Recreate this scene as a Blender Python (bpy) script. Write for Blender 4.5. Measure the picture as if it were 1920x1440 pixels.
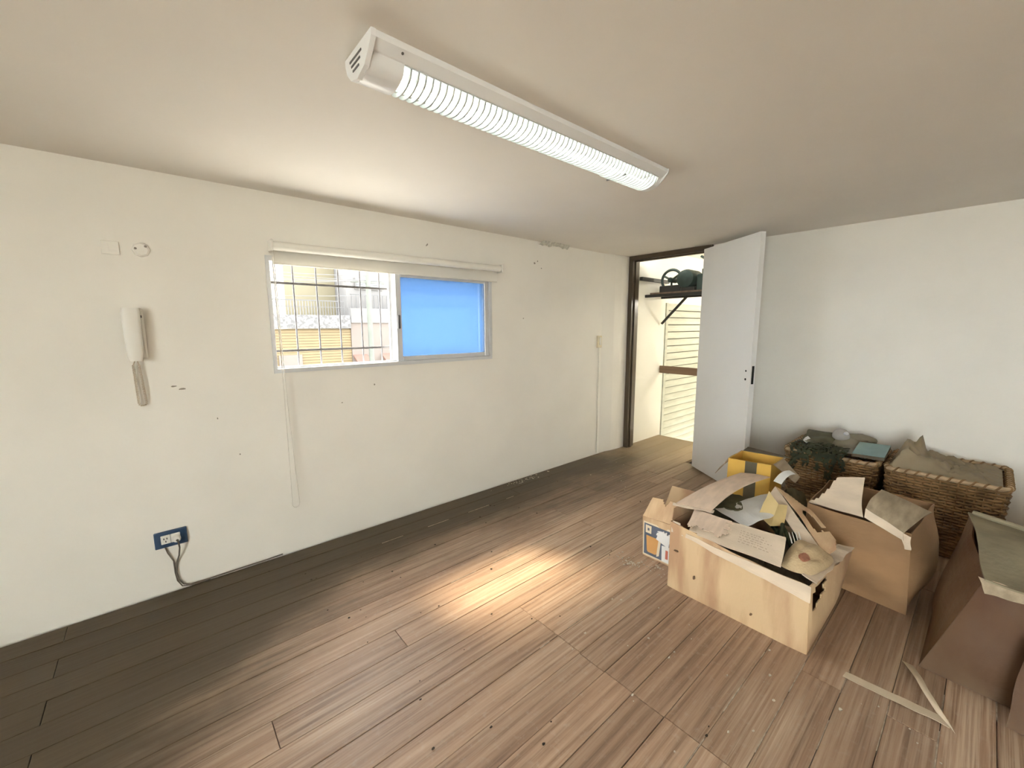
import bpy, math, random
import numpy as np
from mathutils import Vector, Matrix, noise

for _o in list(bpy.data.objects):
    bpy.data.objects.remove(_o)
S = bpy.context.scene
COL = S.collection
random.seed(7)
PI = math.pi

# ------------------------------------------------------------------ camera
cam_d = bpy.data.cameras.new('camera')
cam = bpy.data.objects.new('camera', cam_d)
COL.objects.link(cam)
S.camera = cam
cam_d.sensor_width = 36.0
cam_d.lens = 36.0 * 773.07 / 1920.0
cam_d.clip_start = 0.02
cam_d.clip_end = 200
_p, _r, _y = 0.139094, -0.0039167, 0.712658
_f = Vector((math.sin(_y) * math.cos(_p), math.cos(_y) * math.cos(_p), -math.sin(_p)))
_rt = _f.cross(Vector((0, 0, 1))).normalized()
_up = _rt.cross(_f)
_r2 = _rt * math.cos(_r) + _up * math.sin(_r)
_u2 = -_rt * math.sin(_r) + _up * math.cos(_r)
cam.matrix_world = Matrix(((_r2.x, _u2.x, -_f.x, 0.0), (_r2.y, _u2.y, -_f.y, 0.0),
                           (_r2.z, _u2.z, -_f.z, 1.45), (0, 0, 0, 1)))

# ------------------------------------------------------------------ world, sun, exposure
W = bpy.data.worlds.new('sky')
S.world = W
W.use_nodes = True
_bg = W.node_tree.nodes['Background']
_bg.inputs['Color'].default_value = (0.90, 0.94, 0.97, 1)
_bg.inputs['Strength'].default_value = 15.0

sun_d = bpy.data.lights.new('sun', 'SUN')
sun = bpy.data.objects.new('sun', sun_d)
COL.objects.link(sun)
sun_d.energy = 7.5
sun_d.angle = math.radians(9)
sun_d.color = (1.0, 0.86, 0.62)
sun.rotation_euler = Vector((0.32, -0.83, -1.0)).to_track_quat('-Z', 'Y').to_euler()
sun.location = (-3, 12, 14)

TUBE_STRENGTH = 5.5
ADDED_STAIR_LAMP = 130.0  # lamp added out of sight beyond the door to light the stair

S.view_settings.view_transform = 'Standard'
S.view_settings.look = 'None'
S.view_settings.gamma = 1.0
S.view_settings.use_curve_mapping = False
S.view_settings.exposure = 0.98


# ------------------------------------------------------------------ materials
def nodes_of(m):
    m.use_nodes = True
    nt = m.node_tree
    return nt, nt.nodes, nt.links, nt.nodes['Principled BSDF']


def mat(name, col, rough=0.6, var=0.0, scale=6.0, stretch=(1, 1, 1), col2=None, metal=0.0, bump=0.0,
        bump_scale=60.0, spec=0.4, rnd=0.0, lo=0.35, hi=0.65, detail=4.0, rough2=None):
    """plain procedural paint / paper / plastic: two tones mixed by a noise, fine bump"""
    m = bpy.data.materials.new(name)
    nt, N, L, b = nodes_of(m)
    b.inputs['Roughness'].default_value = rough
    b.inputs['Metallic'].default_value = metal
    b.inputs['Specular IOR Level'].default_value = spec
    if col2 is None:
        col2 = tuple(c * (1 - var) for c in col)
    tc = N.new('ShaderNodeTexCoord')
    oi = N.new('ShaderNodeObjectInfo')
    add = N.new('ShaderNodeVectorMath')
    add.operation = 'MULTIPLY_ADD'
    comb = N.new('ShaderNodeCombineXYZ')
    for k in range(3):
        L.new(oi.outputs['Random'], comb.inputs[k])
    L.new(comb.outputs[0], add.inputs[0])
    add.inputs[1].default_value = (37, 53, 71)
    L.new(tc.outputs['Object'], add.inputs[2])
    mp = N.new('ShaderNodeMapping')
    mp.inputs['Scale'].default_value = stretch
    L.new(add.outputs[0], mp.inputs['Vector'])
    nz = N.new('ShaderNodeTexNoise')
    nz.inputs['Scale'].default_value = scale
    nz.inputs['Detail'].default_value = detail
    L.new(mp.outputs[0], nz.inputs['Vector'])
    rp = N.new('ShaderNodeValToRGB')
    rp.color_ramp.elements[0].position = lo
    rp.color_ramp.elements[1].position = hi
    rp.color_ramp.elements[0].color = (*col2, 1)
    rp.color_ramp.elements[1].color = (*col, 1)
    L.new(nz.outputs['Fac'], rp.inputs['Fac'])
    out = rp.outputs['Color']
    if rnd:
        hs = N.new('ShaderNodeHueSaturation')
        mr = N.new('ShaderNodeMapRange')
        mr.inputs['To Min'].default_value = 1 - rnd
        mr.inputs['To Max'].default_value = 1 + rnd
        L.new(oi.outputs['Random'], mr.inputs['Value'])
        L.new(mr.outputs[0], hs.inputs['Value'])
        L.new(out, hs.inputs['Color'])
        out = hs.outputs['Color']
    L.new(out, b.inputs['Base Color'])
    if rough2 is not None:
        mr2 = N.new('ShaderNodeMapRange')
        mr2.inputs['To Min'].default_value = rough
        mr2.inputs['To Max'].default_value = rough2
        L.new(nz.outputs['Fac'], mr2.inputs['Value'])
        L.new(mr2.outputs[0], b.inputs['Roughness'])
    if bump:
        n2 = N.new('ShaderNodeTexNoise')
        n2.inputs['Scale'].default_value = bump_scale
        n2.inputs['Detail'].default_value = 3
        L.new(mp.outputs[0], n2.inputs['Vector'])
        bp = N.new('ShaderNodeBump')
        bp.inputs['Strength'].default_value = bump
        bp.inputs['Distance'].default_value = 0.01
        L.new(n2.outputs['Fac'], bp.inputs['Height'])
        L.new(bp.outputs[0], b.inputs['Normal'])
    return m


def emit_mat(name, col, strength):
    m = bpy.data.materials.new(name)
    nt, N, L, b = nodes_of(m)
    b.inputs['Base Color'].default_value = (*col, 1)
    b.inputs['Emission Color'].default_value = (*col, 1)
    b.inputs['Emission Strength'].default_value = strength
    return m


def film_mat(name, col, alpha, rough=0.4, translucent=0.3):
    """thin plastic: partly see-through, partly diffusing"""
    m = bpy.data.materials.new(name)
    nt, N, L, b = nodes_of(m)
    b.inputs['Base Color'].default_value = (*col, 1)
    b.inputs['Roughness'].default_value = rough
    tr = N.new('ShaderNodeBsdfTransparent')
    tl = N.new('ShaderNodeBsdfTranslucent')
    tl.inputs['Color'].default_value = (*col, 1)
    m1 = N.new('ShaderNodeMixShader')
    m1.inputs[0].default_value = translucent
    L.new(b.outputs[0], m1.inputs[1])
    L.new(tl.outputs[0], m1.inputs[2])
    m2 = N.new('ShaderNodeMixShader')
    m2.inputs[0].default_value = alpha
    tr.inputs['Color'].default_value = (*[0.5 + 0.5 * c for c in col], 1)
    L.new(tr.outputs[0], m2.inputs[1])
    L.new(m1.outputs[0], m2.inputs[2])
    L.new(m2.outputs[0], N['Material Output'].inputs['Surface'])
    return m


def glass_mat(name, tint, reflect=0.06):
    m = bpy.data.materials.new(name)
    nt, N, L, b = nodes_of(m)
    tr = N.new('ShaderNodeBsdfTransparent')
    tr.inputs['Color'].default_value = (*tint, 1)
    gl = N.new('ShaderNodeBsdfGlossy')
    gl.inputs['Roughness'].default_value = 0.02
    mx = N.new('ShaderNodeMixShader')
    mx.inputs[0].default_value = reflect
    L.new(tr.outputs[0], mx.inputs[1])
    L.new(gl.outputs[0], mx.inputs[2])
    L.new(mx.outputs[0], N['Material Output'].inputs['Surface'])
    return m


def plank_mat():
    m = bpy.data.materials.new('worn_stained_boards')
    nt, N, L, b = nodes_of(m)
    tc = N.new('ShaderNodeTexCoord')
    oi = N.new('ShaderNodeObjectInfo')
    ge = N.new('ShaderNodeNewGeometry')
    comb = N.new('ShaderNodeCombineXYZ')
    for k in range(3):
        L.new(oi.outputs['Random'], comb.inputs[k])
    add = N.new('ShaderNodeVectorMath')
    add.operation = 'MULTIPLY_ADD'
    L.new(comb.outputs[0], add.inputs[0])
    add.inputs[1].default_value = (91, 47, 13)
    L.new(tc.outputs['Object'], add.inputs[2])

    def nz(vec, scale, stretch, detail=5, rough=0.6):
        mp = N.new('ShaderNodeMapping')
        mp.inputs['Scale'].default_value = stretch
        L.new(vec, mp.inputs['Vector'])
        n = N.new('ShaderNodeTexNoise')
        n.inputs['Scale'].default_value = scale
        n.inputs['Detail'].default_value = detail
        n.inputs['Roughness'].default_value = rough
        L.new(mp.outputs[0], n.inputs['Vector'])
        return n.outputs['Fac']

    def ramp(fac, stops):
        r = N.new('ShaderNodeValToRGB')
        els = r.color_ramp.elements
        while len(els) < len(stops):
            els.new(0.5)
        for e, (p, c) in zip(els, stops):
            e.position = p
            e.color = (*c, 1)
        L.new(fac, r.inputs['Fac'])
        return r.outputs['Color']

    def mix(fac, a, c, mode='MIX'):
        x = N.new('ShaderNodeMix')
        x.data_type = 'RGBA'
        x.blend_type = mode
        if isinstance(fac, float):
            x.inputs[0].default_value = fac
        else:
            L.new(fac, x.inputs[0])
        L.new(a, x.inputs[6])
        if isinstance(c, tuple):
            x.inputs[7].default_value = (*c, 1)
        else:
            L.new(c, x.inputs[7])
        return x.outputs[2]

    grain = nz(add.outputs[0], 1.6, (0.9, 26, 20), 6, 0.65)
    base = ramp(grain, [(0.28, (0.165, 0.098, 0.060)), (0.50, (0.335, 0.212, 0.137)), (0.75, (0.47, 0.325, 0.22))])
    # worn grey-tan patches, elongated along the boards (true wear, own shape)
    wear = nz(ge.outputs['Position'], 1.3, (0.55, 1.5, 1), 4, 0.6)
    streak = nz(add.outputs[0], 2.2, (0.6, 40, 30), 4, 0.7)
    wm = N.new('ShaderNodeMath')
    wm.operation = 'MULTIPLY'
    wr = N.new('ShaderNodeMapRange')
    wr.inputs['From Min'].default_value = 0.40
    wr.inputs['From Max'].default_value = 0.68
    L.new(wear, wr.inputs['Value'])
    sr = N.new('ShaderNodeMapRange')
    sr.inputs['From Min'].default_value = 0.42
    sr.inputs['From Max'].default_value = 0.62
    L.new(streak, sr.inputs['Value'])
    L.new(wr.outputs[0], wm.inputs[0])
    L.new(sr.outputs[0], wm.inputs[1])
    wm2 = N.new('ShaderNodeMath')
    wm2.operation = 'MULTIPLY'
    L.new(wm.outputs[0], wm2.inputs[0])
    wm2.inputs[1].default_value = 0.75
    c = mix(wm2.outputs[0], base, (0.62, 0.48, 0.35))
    # fine dust
    dust = nz(ge.outputs['Position'], 30, (1, 1, 1), 3, 0.7)
    dr = N.new('ShaderNodeMapRange')
    dr.inputs['From Min'].default_value = 0.55
    dr.inputs['From Max'].default_value = 0.85
    dr.inputs['To Max'].default_value = 0.40
    L.new(dust, dr.inputs['Value'])
    c = mix(dr.outputs[0], c, (0.46, 0.40, 0.33))
    # dark stain by the window wall, deepened with painted shade, ragged edge
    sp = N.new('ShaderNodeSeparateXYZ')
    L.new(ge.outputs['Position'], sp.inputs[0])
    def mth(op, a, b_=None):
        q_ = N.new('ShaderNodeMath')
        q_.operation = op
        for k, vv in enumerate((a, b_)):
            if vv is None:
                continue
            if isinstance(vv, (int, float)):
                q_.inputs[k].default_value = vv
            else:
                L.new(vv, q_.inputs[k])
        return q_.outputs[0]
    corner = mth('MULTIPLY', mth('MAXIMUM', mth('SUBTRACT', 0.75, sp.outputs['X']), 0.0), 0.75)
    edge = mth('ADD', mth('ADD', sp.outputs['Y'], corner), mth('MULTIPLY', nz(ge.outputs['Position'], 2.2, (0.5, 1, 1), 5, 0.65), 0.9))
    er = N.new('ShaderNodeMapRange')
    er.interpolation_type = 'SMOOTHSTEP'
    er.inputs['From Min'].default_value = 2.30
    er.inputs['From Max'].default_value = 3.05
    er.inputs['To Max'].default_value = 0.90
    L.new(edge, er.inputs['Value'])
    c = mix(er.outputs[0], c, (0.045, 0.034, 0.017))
    # boards paler towards the doorway
    dw = N.new('ShaderNodeMapRange')
    dw.interpolation_type = 'SMOOTHSTEP'
    dw.inputs['From Min'].default_value = 3.3
    dw.inputs['From Max'].default_value = 4.5
    dw.inputs['To Max'].default_value = 0.7
    L.new(mth('ADD', sp.outputs['X'], mth('MULTIPLY', mth('SUBTRACT', nz(ge.outputs['Position'], 2.5, (1, 1, 1), 5, 0.65), 0.5), 1.2)), dw.inputs['Value'])
    c = mix(dw.outputs[0], c, (0.40, 0.30, 0.185))
    hs = N.new('ShaderNodeHueSaturation')
    mr = N.new('ShaderNodeMapRange')
    mr.inputs['To Min'].default_value = 0.86
    mr.inputs['To Max'].default_value = 1.14
    L.new(oi.outputs['Random'], mr.inputs['Value'])
    L.new(mr.outputs[0], hs.inputs['Value'])
    L.new(c, hs.inputs['Color'])
    L.new(hs.outputs[0], b.inputs['Base Color'])
    rr = N.new('ShaderNodeMapRange')
    rr.inputs['To Min'].default_value = 0.34
    rr.inputs['To Max'].default_value = 0.62
    L.new(streak, rr.inputs['Value'])
    L.new(rr.outputs[0], b.inputs['Roughness'])
    b.inputs['Specular IOR Level'].default_value = 0.32
    bp = N.new('ShaderNodeBump')
    bp.inputs['Strength'].default_value = 0.25
    bp.inputs['Distance'].default_value = 0.004
    L.new(grain, bp.inputs['Height'])
    L.new(bp.outputs[0], b.inputs['Normal'])
    return m


M = {}
M['wall'] = mat('white_wall_paint', (0.84, 0.80, 0.725), 0.7, 0.04, 2.5, bump=0.06, bump_scale=40, spec=0.25)
M['ceil'] = mat('white_ceiling_paint', (0.83, 0.785, 0.715), 0.75, 0.04, 1.6, bump=0.08, bump_scale=14, spec=0.2)
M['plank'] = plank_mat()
M['under'] = mat('dark_subfloor', (0.03, 0.022, 0.015), 0.9, 0.4)
M['landing'] = mat('worn_landing_boards', (0.42, 0.31, 0.20), 0.7, 0.3, 5, (1, 6, 1))
M['frame_dark'] = mat('dark_brown_door_frame_enamel', (0.085, 0.062, 0.040), 0.28, 0.25, 3, (1, 1, 0.3))
M['door'] = mat('white_door_paint', (0.80, 0.79, 0.77), 0.4, 0.03, 2, (1, 1, 0.4))
M['hole'] = mat('black_hole', (0.01, 0.01, 0.01), 0.9)
M['alu'] = mat('pale_anodised_aluminium', (0.66, 0.66, 0.66), 0.38, 0.06, 5, metal=0.25)
M['glass'] = glass_mat('clear_glass', (0.97, 0.99, 0.98), 0.05)
M['blue'] = film_mat('blue_film_on_glass', (0.08, 0.15, 0.27), 0.68, 0.25, 0.85)
M['bar'] = mat('grey_painted_iron_bar', (0.13, 0.12, 0.115), 0.5, 0.15)
M['blind'] = film_mat('cream_blind_fabric', (0.84, 0.81, 0.74), 0.985, 0.8, 0.22)
M['blind_tube'] = mat('cream_blind_roll', (0.82, 0.79, 0.71), 0.6, 0.05, 8)
M['plastic'] = mat('ivory_plastic', (0.80, 0.77, 0.70), 0.35, 0.04, 6)
M['plastic_old'] = mat('yellowed_plastic', (0.76, 0.66, 0.46), 0.4, 0.1, 10)
M['coil'] = mat('beige_coiled_cord', (0.55, 0.45, 0.32), 0.5, 0.15, 30)
M['cord'] = mat('white_bead_cord', (0.74, 0.70, 0.62), 0.5, 0.1, 30)
M['cable'] = mat('brown_grey_cable', (0.16, 0.13, 0.10), 0.5, 0.25, 20)
M['blueplate'] = mat('dark_blue_plate', (0.045, 0.085, 0.16), 0.3, 0.3, 10)
M['mark'] = mat('grey_wall_chip', (0.34, 0.30, 0.24), 0.9, 0.3, 60)
M['flake'] = mat('peeling_plaster', (0.74, 0.72, 0.62), 0.9, 0.3, 40)
M['fixture'] = mat('white_enamelled_steel', (0.84, 0.84, 0.83), 0.32, 0.03, 3)
M['louver'] = mat('grey_white_louver_plastic', (0.50, 0.52, 0.51), 0.35, 0.05, 5)
M['tube'] = emit_mat('lit_fluorescent_tube', (0.93, 1.0, 0.90), TUBE_STRENGTH)
M['added_lamp_glow'] = emit_mat('added_lamp_globe', (1.0, 0.94, 0.82), ADDED_STAIR_LAMP)
M['slat'] = mat('cream_painted_shutter', (0.55, 0.56, 0.47), 0.5, 0.15, 4, (1, 1, 6))
M['groove_shade'] = mat('shutter_joint_shade', (0.22, 0.21, 0.17), 0.8, 0.2, 8)  # groove shade between the slats, put into the joint colour
M['stairwall'] = mat('cream_stair_wall', (0.85, 0.82, 0.73), 0.7, 0.04, 2)
M['railboard'] = mat('brown_wood_guard_board', (0.24, 0.15, 0.09), 0.55, 0.35, 6, (1, 0.15, 6))
M['motor'] = mat('dark_green_motor_paint', (0.035, 0.055, 0.045), 0.45, 0.5, 10)
M['iron'] = mat('black_iron', (0.03, 0.028, 0.025), 0.5, 0.3, 10)
M['shelfwood'] = mat('brown_shelf_board', (0.22, 0.15, 0.10), 0.6, 0.3, 6, (0.2, 4, 4))
M['card'] = mat('tan_cardboard', (0.64, 0.46, 0.275), 0.8, 0.22, 3.0, (1, 2.6, 0.5), col2=(0.47, 0.295, 0.175), lo=0.40, hi=0.58, bump=0.15, bump_scale=50, spec=0.2, detail=6)
M['card_pale'] = mat('pale_cardboard', (0.70, 0.57, 0.43), 0.8, 0.2, 4, (3, 1, 3), bump=0.15, bump_scale=60, spec=0.2, detail=6)
M['card_pink'] = mat('pinkish_printed_cardboard', (0.70, 0.54, 0.41), 0.75, 0.16, 5, (2, 6, 2), bump=0.12, spec=0.2)
M['card_brown'] = mat('brown_cardboard', (0.40, 0.235, 0.12), 0.75, 0.3, 3, (1, 1, 2), bump=0.15, spec=0.25)
M['card_dusty'] = mat('dusty_grey_brown_cardboard', (0.44, 0.35, 0.24), 0.85, 0.3, 5, (1, 6, 6), bump=0.2, spec=0.2)
M['card_dark'] = mat('dark_brown_fibreboard', (0.095, 0.042, 0.018), 0.55, 0.5, 3, (1, 1, 0.6), col2=(0.16, 0.10, 0.055), bump=0.2, spec=0.3)
M['dust_top'] = mat('dusty_grey_lid', (0.31, 0.265, 0.175), 0.9, 0.3, 6, bump=0.3, bump_scale=30, spec=0.15)
M['yellow'] = mat('yellow_printed_card', (0.72, 0.43, 0.085), 0.5, 0.12, 8)
M['stripe'] = mat('dark_stripe_print', (0.12, 0.10, 0.06), 0.5, 0.2, 10)
M['inside'] = mat('dark_box_inside', (0.15, 0.12, 0.08), 0.9, 0.3, 6)
M['paper'] = mat('white_paper', (0.78, 0.77, 0.74), 0.6, 0.08, 12, bump=0.15)
M['whitefilm'] = film_mat('milky_plastic_sheet', (0.86, 0.85, 0.82), 0.96, 0.3, 0.3)
M['manila'] = mat('yellow_manila_card', (0.72, 0.55, 0.26), 0.65, 0.15, 8)
M['cloth'] = mat('tan_cloth_bag', (0.56, 0.42, 0.25), 0.9, 0.15, 14, bump=0.3, bump_scale=90)
M['stamp'] = mat('faded_red_stamp', (0.40, 0.17, 0.10), 0.8, 0.3, 60)
M['ink'] = mat('faded_print_ink', (0.46, 0.36, 0.27), 0.8, 0.1)
M['printblue'] = mat('slate_blue_print', (0.115, 0.135, 0.18), 0.45, 0.15, 10)
M['printorange'] = mat('orange_print', (0.62, 0.33, 0.12), 0.45, 0.1, 10)
M['printcream'] = mat('cream_print', (0.72, 0.62, 0.45), 0.5, 0.05, 10)
M['printred'] = mat('red_print', (0.55, 0.16, 0.11), 0.5, 0.1, 10)
M['darkgreen'] = mat('dark_green_plastic', (0.035, 0.040, 0.014), 0.8, 0.5, 8)
M['olive'] = mat('olive_cloth', (0.14, 0.115, 0.06), 0.85, 0.4, 8)
M['greenbag'] = mat('grey_green_bag', (0.105, 0.098, 0.050), 0.6, 0.4, 12)
M['wicker'] = mat('brown_wicker', (0.30, 0.175, 0.075), 0.6, 0.5, 12, spec=0.3, detail=6)
M['wicker_rim'] = mat('pale_wicker_rim', (0.52, 0.37, 0.22), 0.6, 0.3, 20)
M['net'] = film_mat('dusty_clear_plastic_bag', (0.60, 0.50, 0.34), 0.55, 0.35, 0.3)
M['greyfilm'] = film_mat('dusty_grey_plastic', (0.40, 0.36, 0.26), 0.8, 0.4, 0.25)
M['ball'] = film_mat('grey_glass_ball', (0.50, 0.47, 0.43), 0.75, 0.08, 0.1)
M['teal'] = mat('teal_book_cover', (0.22, 0.34, 0.33), 0.5, 0.15, 10)
M['tape'] = mat('beige_packing_tape', (0.62, 0.51, 0.37), 0.45, 0.12, 10)
M['debris'] = mat('dark_crumbs', (0.06, 0.045, 0.03), 0.9, 0.5, 50)
M['chips'] = mat('pale_plaster_crumbs', (0.62, 0.54, 0.43), 0.9, 0.2, 50)
M['seam'] = mat('packed_seam_dust', (0.46, 0.37, 0.28), 0.9, 0.4, 40)
# outside
M['street'] = mat('pale_concrete_street', (0.47, 0.44, 0.385), 0.9, 0.2, 1.5)
M['cream_wall'] = mat('cream_boarded_facade', (0.054, 0.037, 0.014), 0.8, 0.12, 1.2)
M['cream_tower'] = mat('pale_yellow_render', (0.056, 0.047, 0.026), 0.8, 0.08, 1.0)
M['white_wall_out'] = mat('white_render', (0.047, 0.044, 0.041), 0.8, 0.1, 0.8)
M['beige_out'] = mat('beige_render', (0.046, 0.036, 0.029), 0.8, 0.1, 0.8)
M['speckle'] = mat('speckled_stone_parapet', (0.050, 0.048, 0.046), 0.9, 0.45, 9, lo=0.42, hi=0.55)
M['rail_out'] = mat('grey_railing', (0.020, 0.019, 0.018), 0.6, 0.1)
M['shutter_out'] = mat('grey_window_shutter', (0.042, 0.046, 0.044), 0.6, 0.2, 6)
M['pole'] = mat('pale_concrete_pole', (0.034, 0.037, 0.029), 0.8, 0.15, 2)
M['wire'] = mat('grey_overhead_wire', (0.036, 0.034, 0.032), 0.7)
M['awning'] = mat('terracotta_awning', (0.055, 0.024, 0.015), 0.8, 0.2, 4)

# ------------------------------------------------------------------ mesh helpers
ORG = {}


class MB:
    """collects boxes, tubes, sheets and lathed shapes in world coordinates for ONE mesh"""

    def __init__(self):
        self.v = []
        self.f = []

    def add(self, verts, faces):
        o = len(self.v)
        self.v += [tuple(p) for p in verts]
        self.f += [tuple(i + o for i in q) for q in faces]
        return self

    def box(self, x0, x1, y0, y1, z0, z1, ch=0.0):
        if ch <= 0:
            v = [(x, y, z) for z in (z0, z1) for y in (y0, y1) for x in (x0, x1)]
            f = [(0, 2, 3, 1), (4, 5, 7, 6), (0, 1, 5, 4), (2, 6, 7, 3), (0, 4, 6, 2), (1, 3, 7, 5)]
            return self.add(v, f)
        xs, ys, zs = (x0, x1), (y0, y1), (z0, z1)
        v, idx = [], {}
        for i in (0, 1):
            for j in (0, 1):
                for k in (0, 1):
                    sx, sy, sz = (1 - 2 * i) * ch, (1 - 2 * j) * ch, (1 - 2 * k) * ch
                    idx[i, j, k, 'x'] = len(v)
                    v.append((xs[i], ys[j] + sy, zs[k] + sz))
                    idx[i, j, k, 'y'] = len(v)
                    v.append((xs[i] + sx, ys[j], zs[k] + sz))
                    idx[i, j, k, 'z'] = len(v)
                    v.append((xs[i] + sx, ys[j] + sy, zs[k]))
        f = []
        for i in (0, 1):
            f.append(tuple(idx[i, j, k, 'x'] for j, k in ((0, 0), (0, 1), (1, 1), (1, 0))))
            f.append(tuple(idx[j, i, k, 'y'] for j, k in ((0, 0), (1, 0), (1, 1), (0, 1))))
            f.append(tuple(idx[j, k, i, 'z'] for j, k in ((0, 0), (0, 1), (1, 1), (1, 0))))
        for a in (0, 1):
            for b in (0, 1):
                f.append((idx[0, a, b, 'y'], idx[1, a, b, 'y'], idx[1, a, b, 'z'], idx[0, a, b, 'z']))
                f.append((idx[a, 0, b, 'x'], idx[a, 1, b, 'x'], idx[a, 1, b, 'z'], idx[a, 0, b, 'z']))
                f.append((idx[a, b, 0, 'x'], idx[a, b, 1, 'x'], idx[a, b, 1, 'y'], idx[a, b, 0, 'y']))
                for c in (0, 1):
                    f.append((idx[a, b, c, 'x'], idx[a, b, c, 'y'], idx[a, b, c, 'z']))
        # duplicates of the corner triangles are harmless but drop them
        f = list(dict.fromkeys(f))
        return self.add(v, f)

    def prism(self, poly, axis, a, b):
        """poly: list of 2D points; extruded along axis 'x','y','z' from a to b"""
        n = len(poly)

        def P(p, t):
            if axis == 'x':
                return (t, p[0], p[1])
            if axis == 'y':
                return (p[0], t, p[1])
            return (p[0], p[1], t)
        v = [P(p, a) for p in poly] + [P(p, b) for p in poly]
        f = [tuple(range(n)), tuple(range(2 * n - 1, n - 1, -1))]
        f += [(i, i + n, (i + 1) % n + n, (i + 1) % n) for i in range(n)]
        return self.add(v, f)

    def tube(self, pts, r, n=8, closed=False, r2=None):
        pts = [Vector(p) for p in pts]
        m = len(pts)
        v, f = [], []
        ref = None
        for i, p in enumerate(pts):
            if closed:
                t = (pts[(i + 1) % m] - pts[i - 1])
            else:
                t = pts[min(i + 1, m - 1)] - pts[max(i - 1, 0)]
            t.normalize()
            if ref is None:
                ref = Vector((0, 0, 1)) if abs(t.z) < 0.9 else Vector((1, 0, 0))
            a = t.cross(ref).normalized()
            b = t.cross(a).normalized()
            ref = -b if (-b).dot(ref) > b.dot(ref) else b
            rr = r if r2 is None else r + (r2 - r) * i / max(1, m - 1)
            for k in range(n):
                g = 2 * PI * k / n
                v.append(p + a * (rr * math.cos(g)) + ref * (rr * math.sin(g)))
        segs = m if closed else m - 1
        for i in range(segs):
            j = (i + 1) % m
            for k in range(n):
                f.append((i * n + k, i * n + (k + 1) % n, j * n + (k + 1) % n, j * n + k))
        if not closed:
            f.append(tuple(range(n - 1, -1, -1)))
            f.append(tuple((m - 1) * n + k for k in range(n)))
        return self.add(v, f)

    def lathe(self, prof, origin, axis=(0, 0, 1), n=20):
        """prof: list of (radius, height) along axis"""
        ax = Vector(axis).normalized()
        a = ax.orthogonal().normalized()
        b = ax.cross(a)
        o = Vector(origin)
        v, f = [], []
        for r, h in prof:
            for k in range(n):
                g = 2 * PI * k / n
                v.append(o + ax * h + a * (r * math.cos(g)) + b * (r * math.sin(g)))
        for i in range(len(prof) - 1):
            for k in range(n):
                f.append((i * n + k, i * n + (k + 1) % n, (i + 1) * n + (k + 1) % n, (i + 1) * n + k))
        f.append(tuple(range(n - 1, -1, -1)))
        f.append(tuple((len(prof) - 1) * n + k for k in range(n)))
        return self.add(v, f)

    def sheet(self, P, nu=10, nv=10, t=0.004, keep=None):
        """thick sheet over the surface P(u,v); keep(u,v) False cuts a cell away"""
        g = [[Vector(P(i / nu, j / nv)) for j in range(nv + 1)] for i in range(nu + 1)]
        top, bot = [], []
        for i in range(nu + 1):
            for j in range(nv + 1):
                du = g[min(i + 1, nu)][j] - g[max(i - 1, 0)][j]
                dv = g[i][min(j + 1, nv)] - g[i][max(j - 1, 0)]
                n = du.cross(dv)
                n = n.normalized() if n.length > 1e-9 else Vector((0, 0, 1))
                top.append(g[i][j] + n * (t / 2))
                bot.append(g[i][j] - n * (t / 2))
        N = len(top)
        ix = lambda i, j: i * (nv + 1) + j
        cell = {}
        for i in range(nu):
            for j in range(nv):
                cell[i, j] = keep is None or keep((i + .5) / nu, (j + .5) / nv)
        f = []
        for i in range(nu):
            for j in range(nv):
                if not cell[i, j]:
                    continue
                a, b, c, d = ix(i, j), ix(i + 1, j), ix(i + 1, j + 1), ix(i, j + 1)
                f.append((a, b, c, d))
                f.append((d + N, c + N, b + N, a + N))
                for (p, q, nb) in ((a, b, (i, j - 1)), (b, c, (i + 1, j)), (c, d, (i, j + 1)), (d, a, (i - 1, j))):
                    if not cell.get(nb, False):
                        f.append((q, p, p + N, q + N))
        used = sorted({k for q in f for k in q})
        rm = {k: n for n, k in enumerate(used)}
        allv = top + bot
        return self.add([allv[k] for k in used], [tuple(rm[k] for k in q) for q in f])

    def blob(self, c, r, nu=24, nv=16, amp=0.1, freq=3.0, p=2.0, seed=0.0, flat=None):
        """soft lump: super-ellipsoid with noise"""
        v, f = [], []
        sg = lambda x, e: math.copysign(abs(x) ** e, x)
        for j in range(nv + 1):
            th = -PI / 2 + PI * j / nv
            for i in range(nu):
                ph = 2 * PI * i / nu
                e = 2.0 / p
                d = Vector((sg(math.cos(th), e) * sg(math.cos(ph), e), sg(math.cos(th), e) * sg(math.sin(ph), e), sg(math.sin(th), e)))
                s = 1 + amp * noise.fractal(d * freq + Vector((seed, seed * 1.7, 0)), 0.9, 2.0, 3)
                q = Vector((c[0] + r[0] * d.x * s, c[1] + r[1] * d.y * s, c[2] + r[2] * d.z * s))
                if flat is not None and q.z < flat:
                    q.z = flat
                v.append(q)
        for j in range(nv):
            for i in range(nu):
                f.append((j * nu + i, j * nu + (i + 1) % nu, (j + 1) * nu + (i + 1) % nu, (j + 1) * nu + i))
        return self.add(v, f)

    def build(self, name, m, parent=None, origin=None, smooth=False):
        if parent is not None and origin is None:
            o = ORG[parent.name]
        elif origin is not None:
            o = Vector(origin)
        else:
            xs = [p[0] for p in self.v]
            ys = [p[1] for p in self.v]
            o = Vector(((min(xs) + max(xs)) / 2, (min(ys) + max(ys)) / 2, min(p[2] for p in self.v)))
        me = bpy.data.meshes.new(name)
        me.from_pydata([(p[0] - o.x, p[1] - o.y, p[2] - o.z) for p in self.v], [], self.f)
        me.update()
        import bmesh
        bm = bmesh.new()
        bm.from_mesh(me)
        bmesh.ops.recalc_face_normals(bm, faces=bm.faces)
        bm.to_mesh(me)
        bm.free()
        me.materials.append(M[m] if isinstance(m, str) else m)
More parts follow.
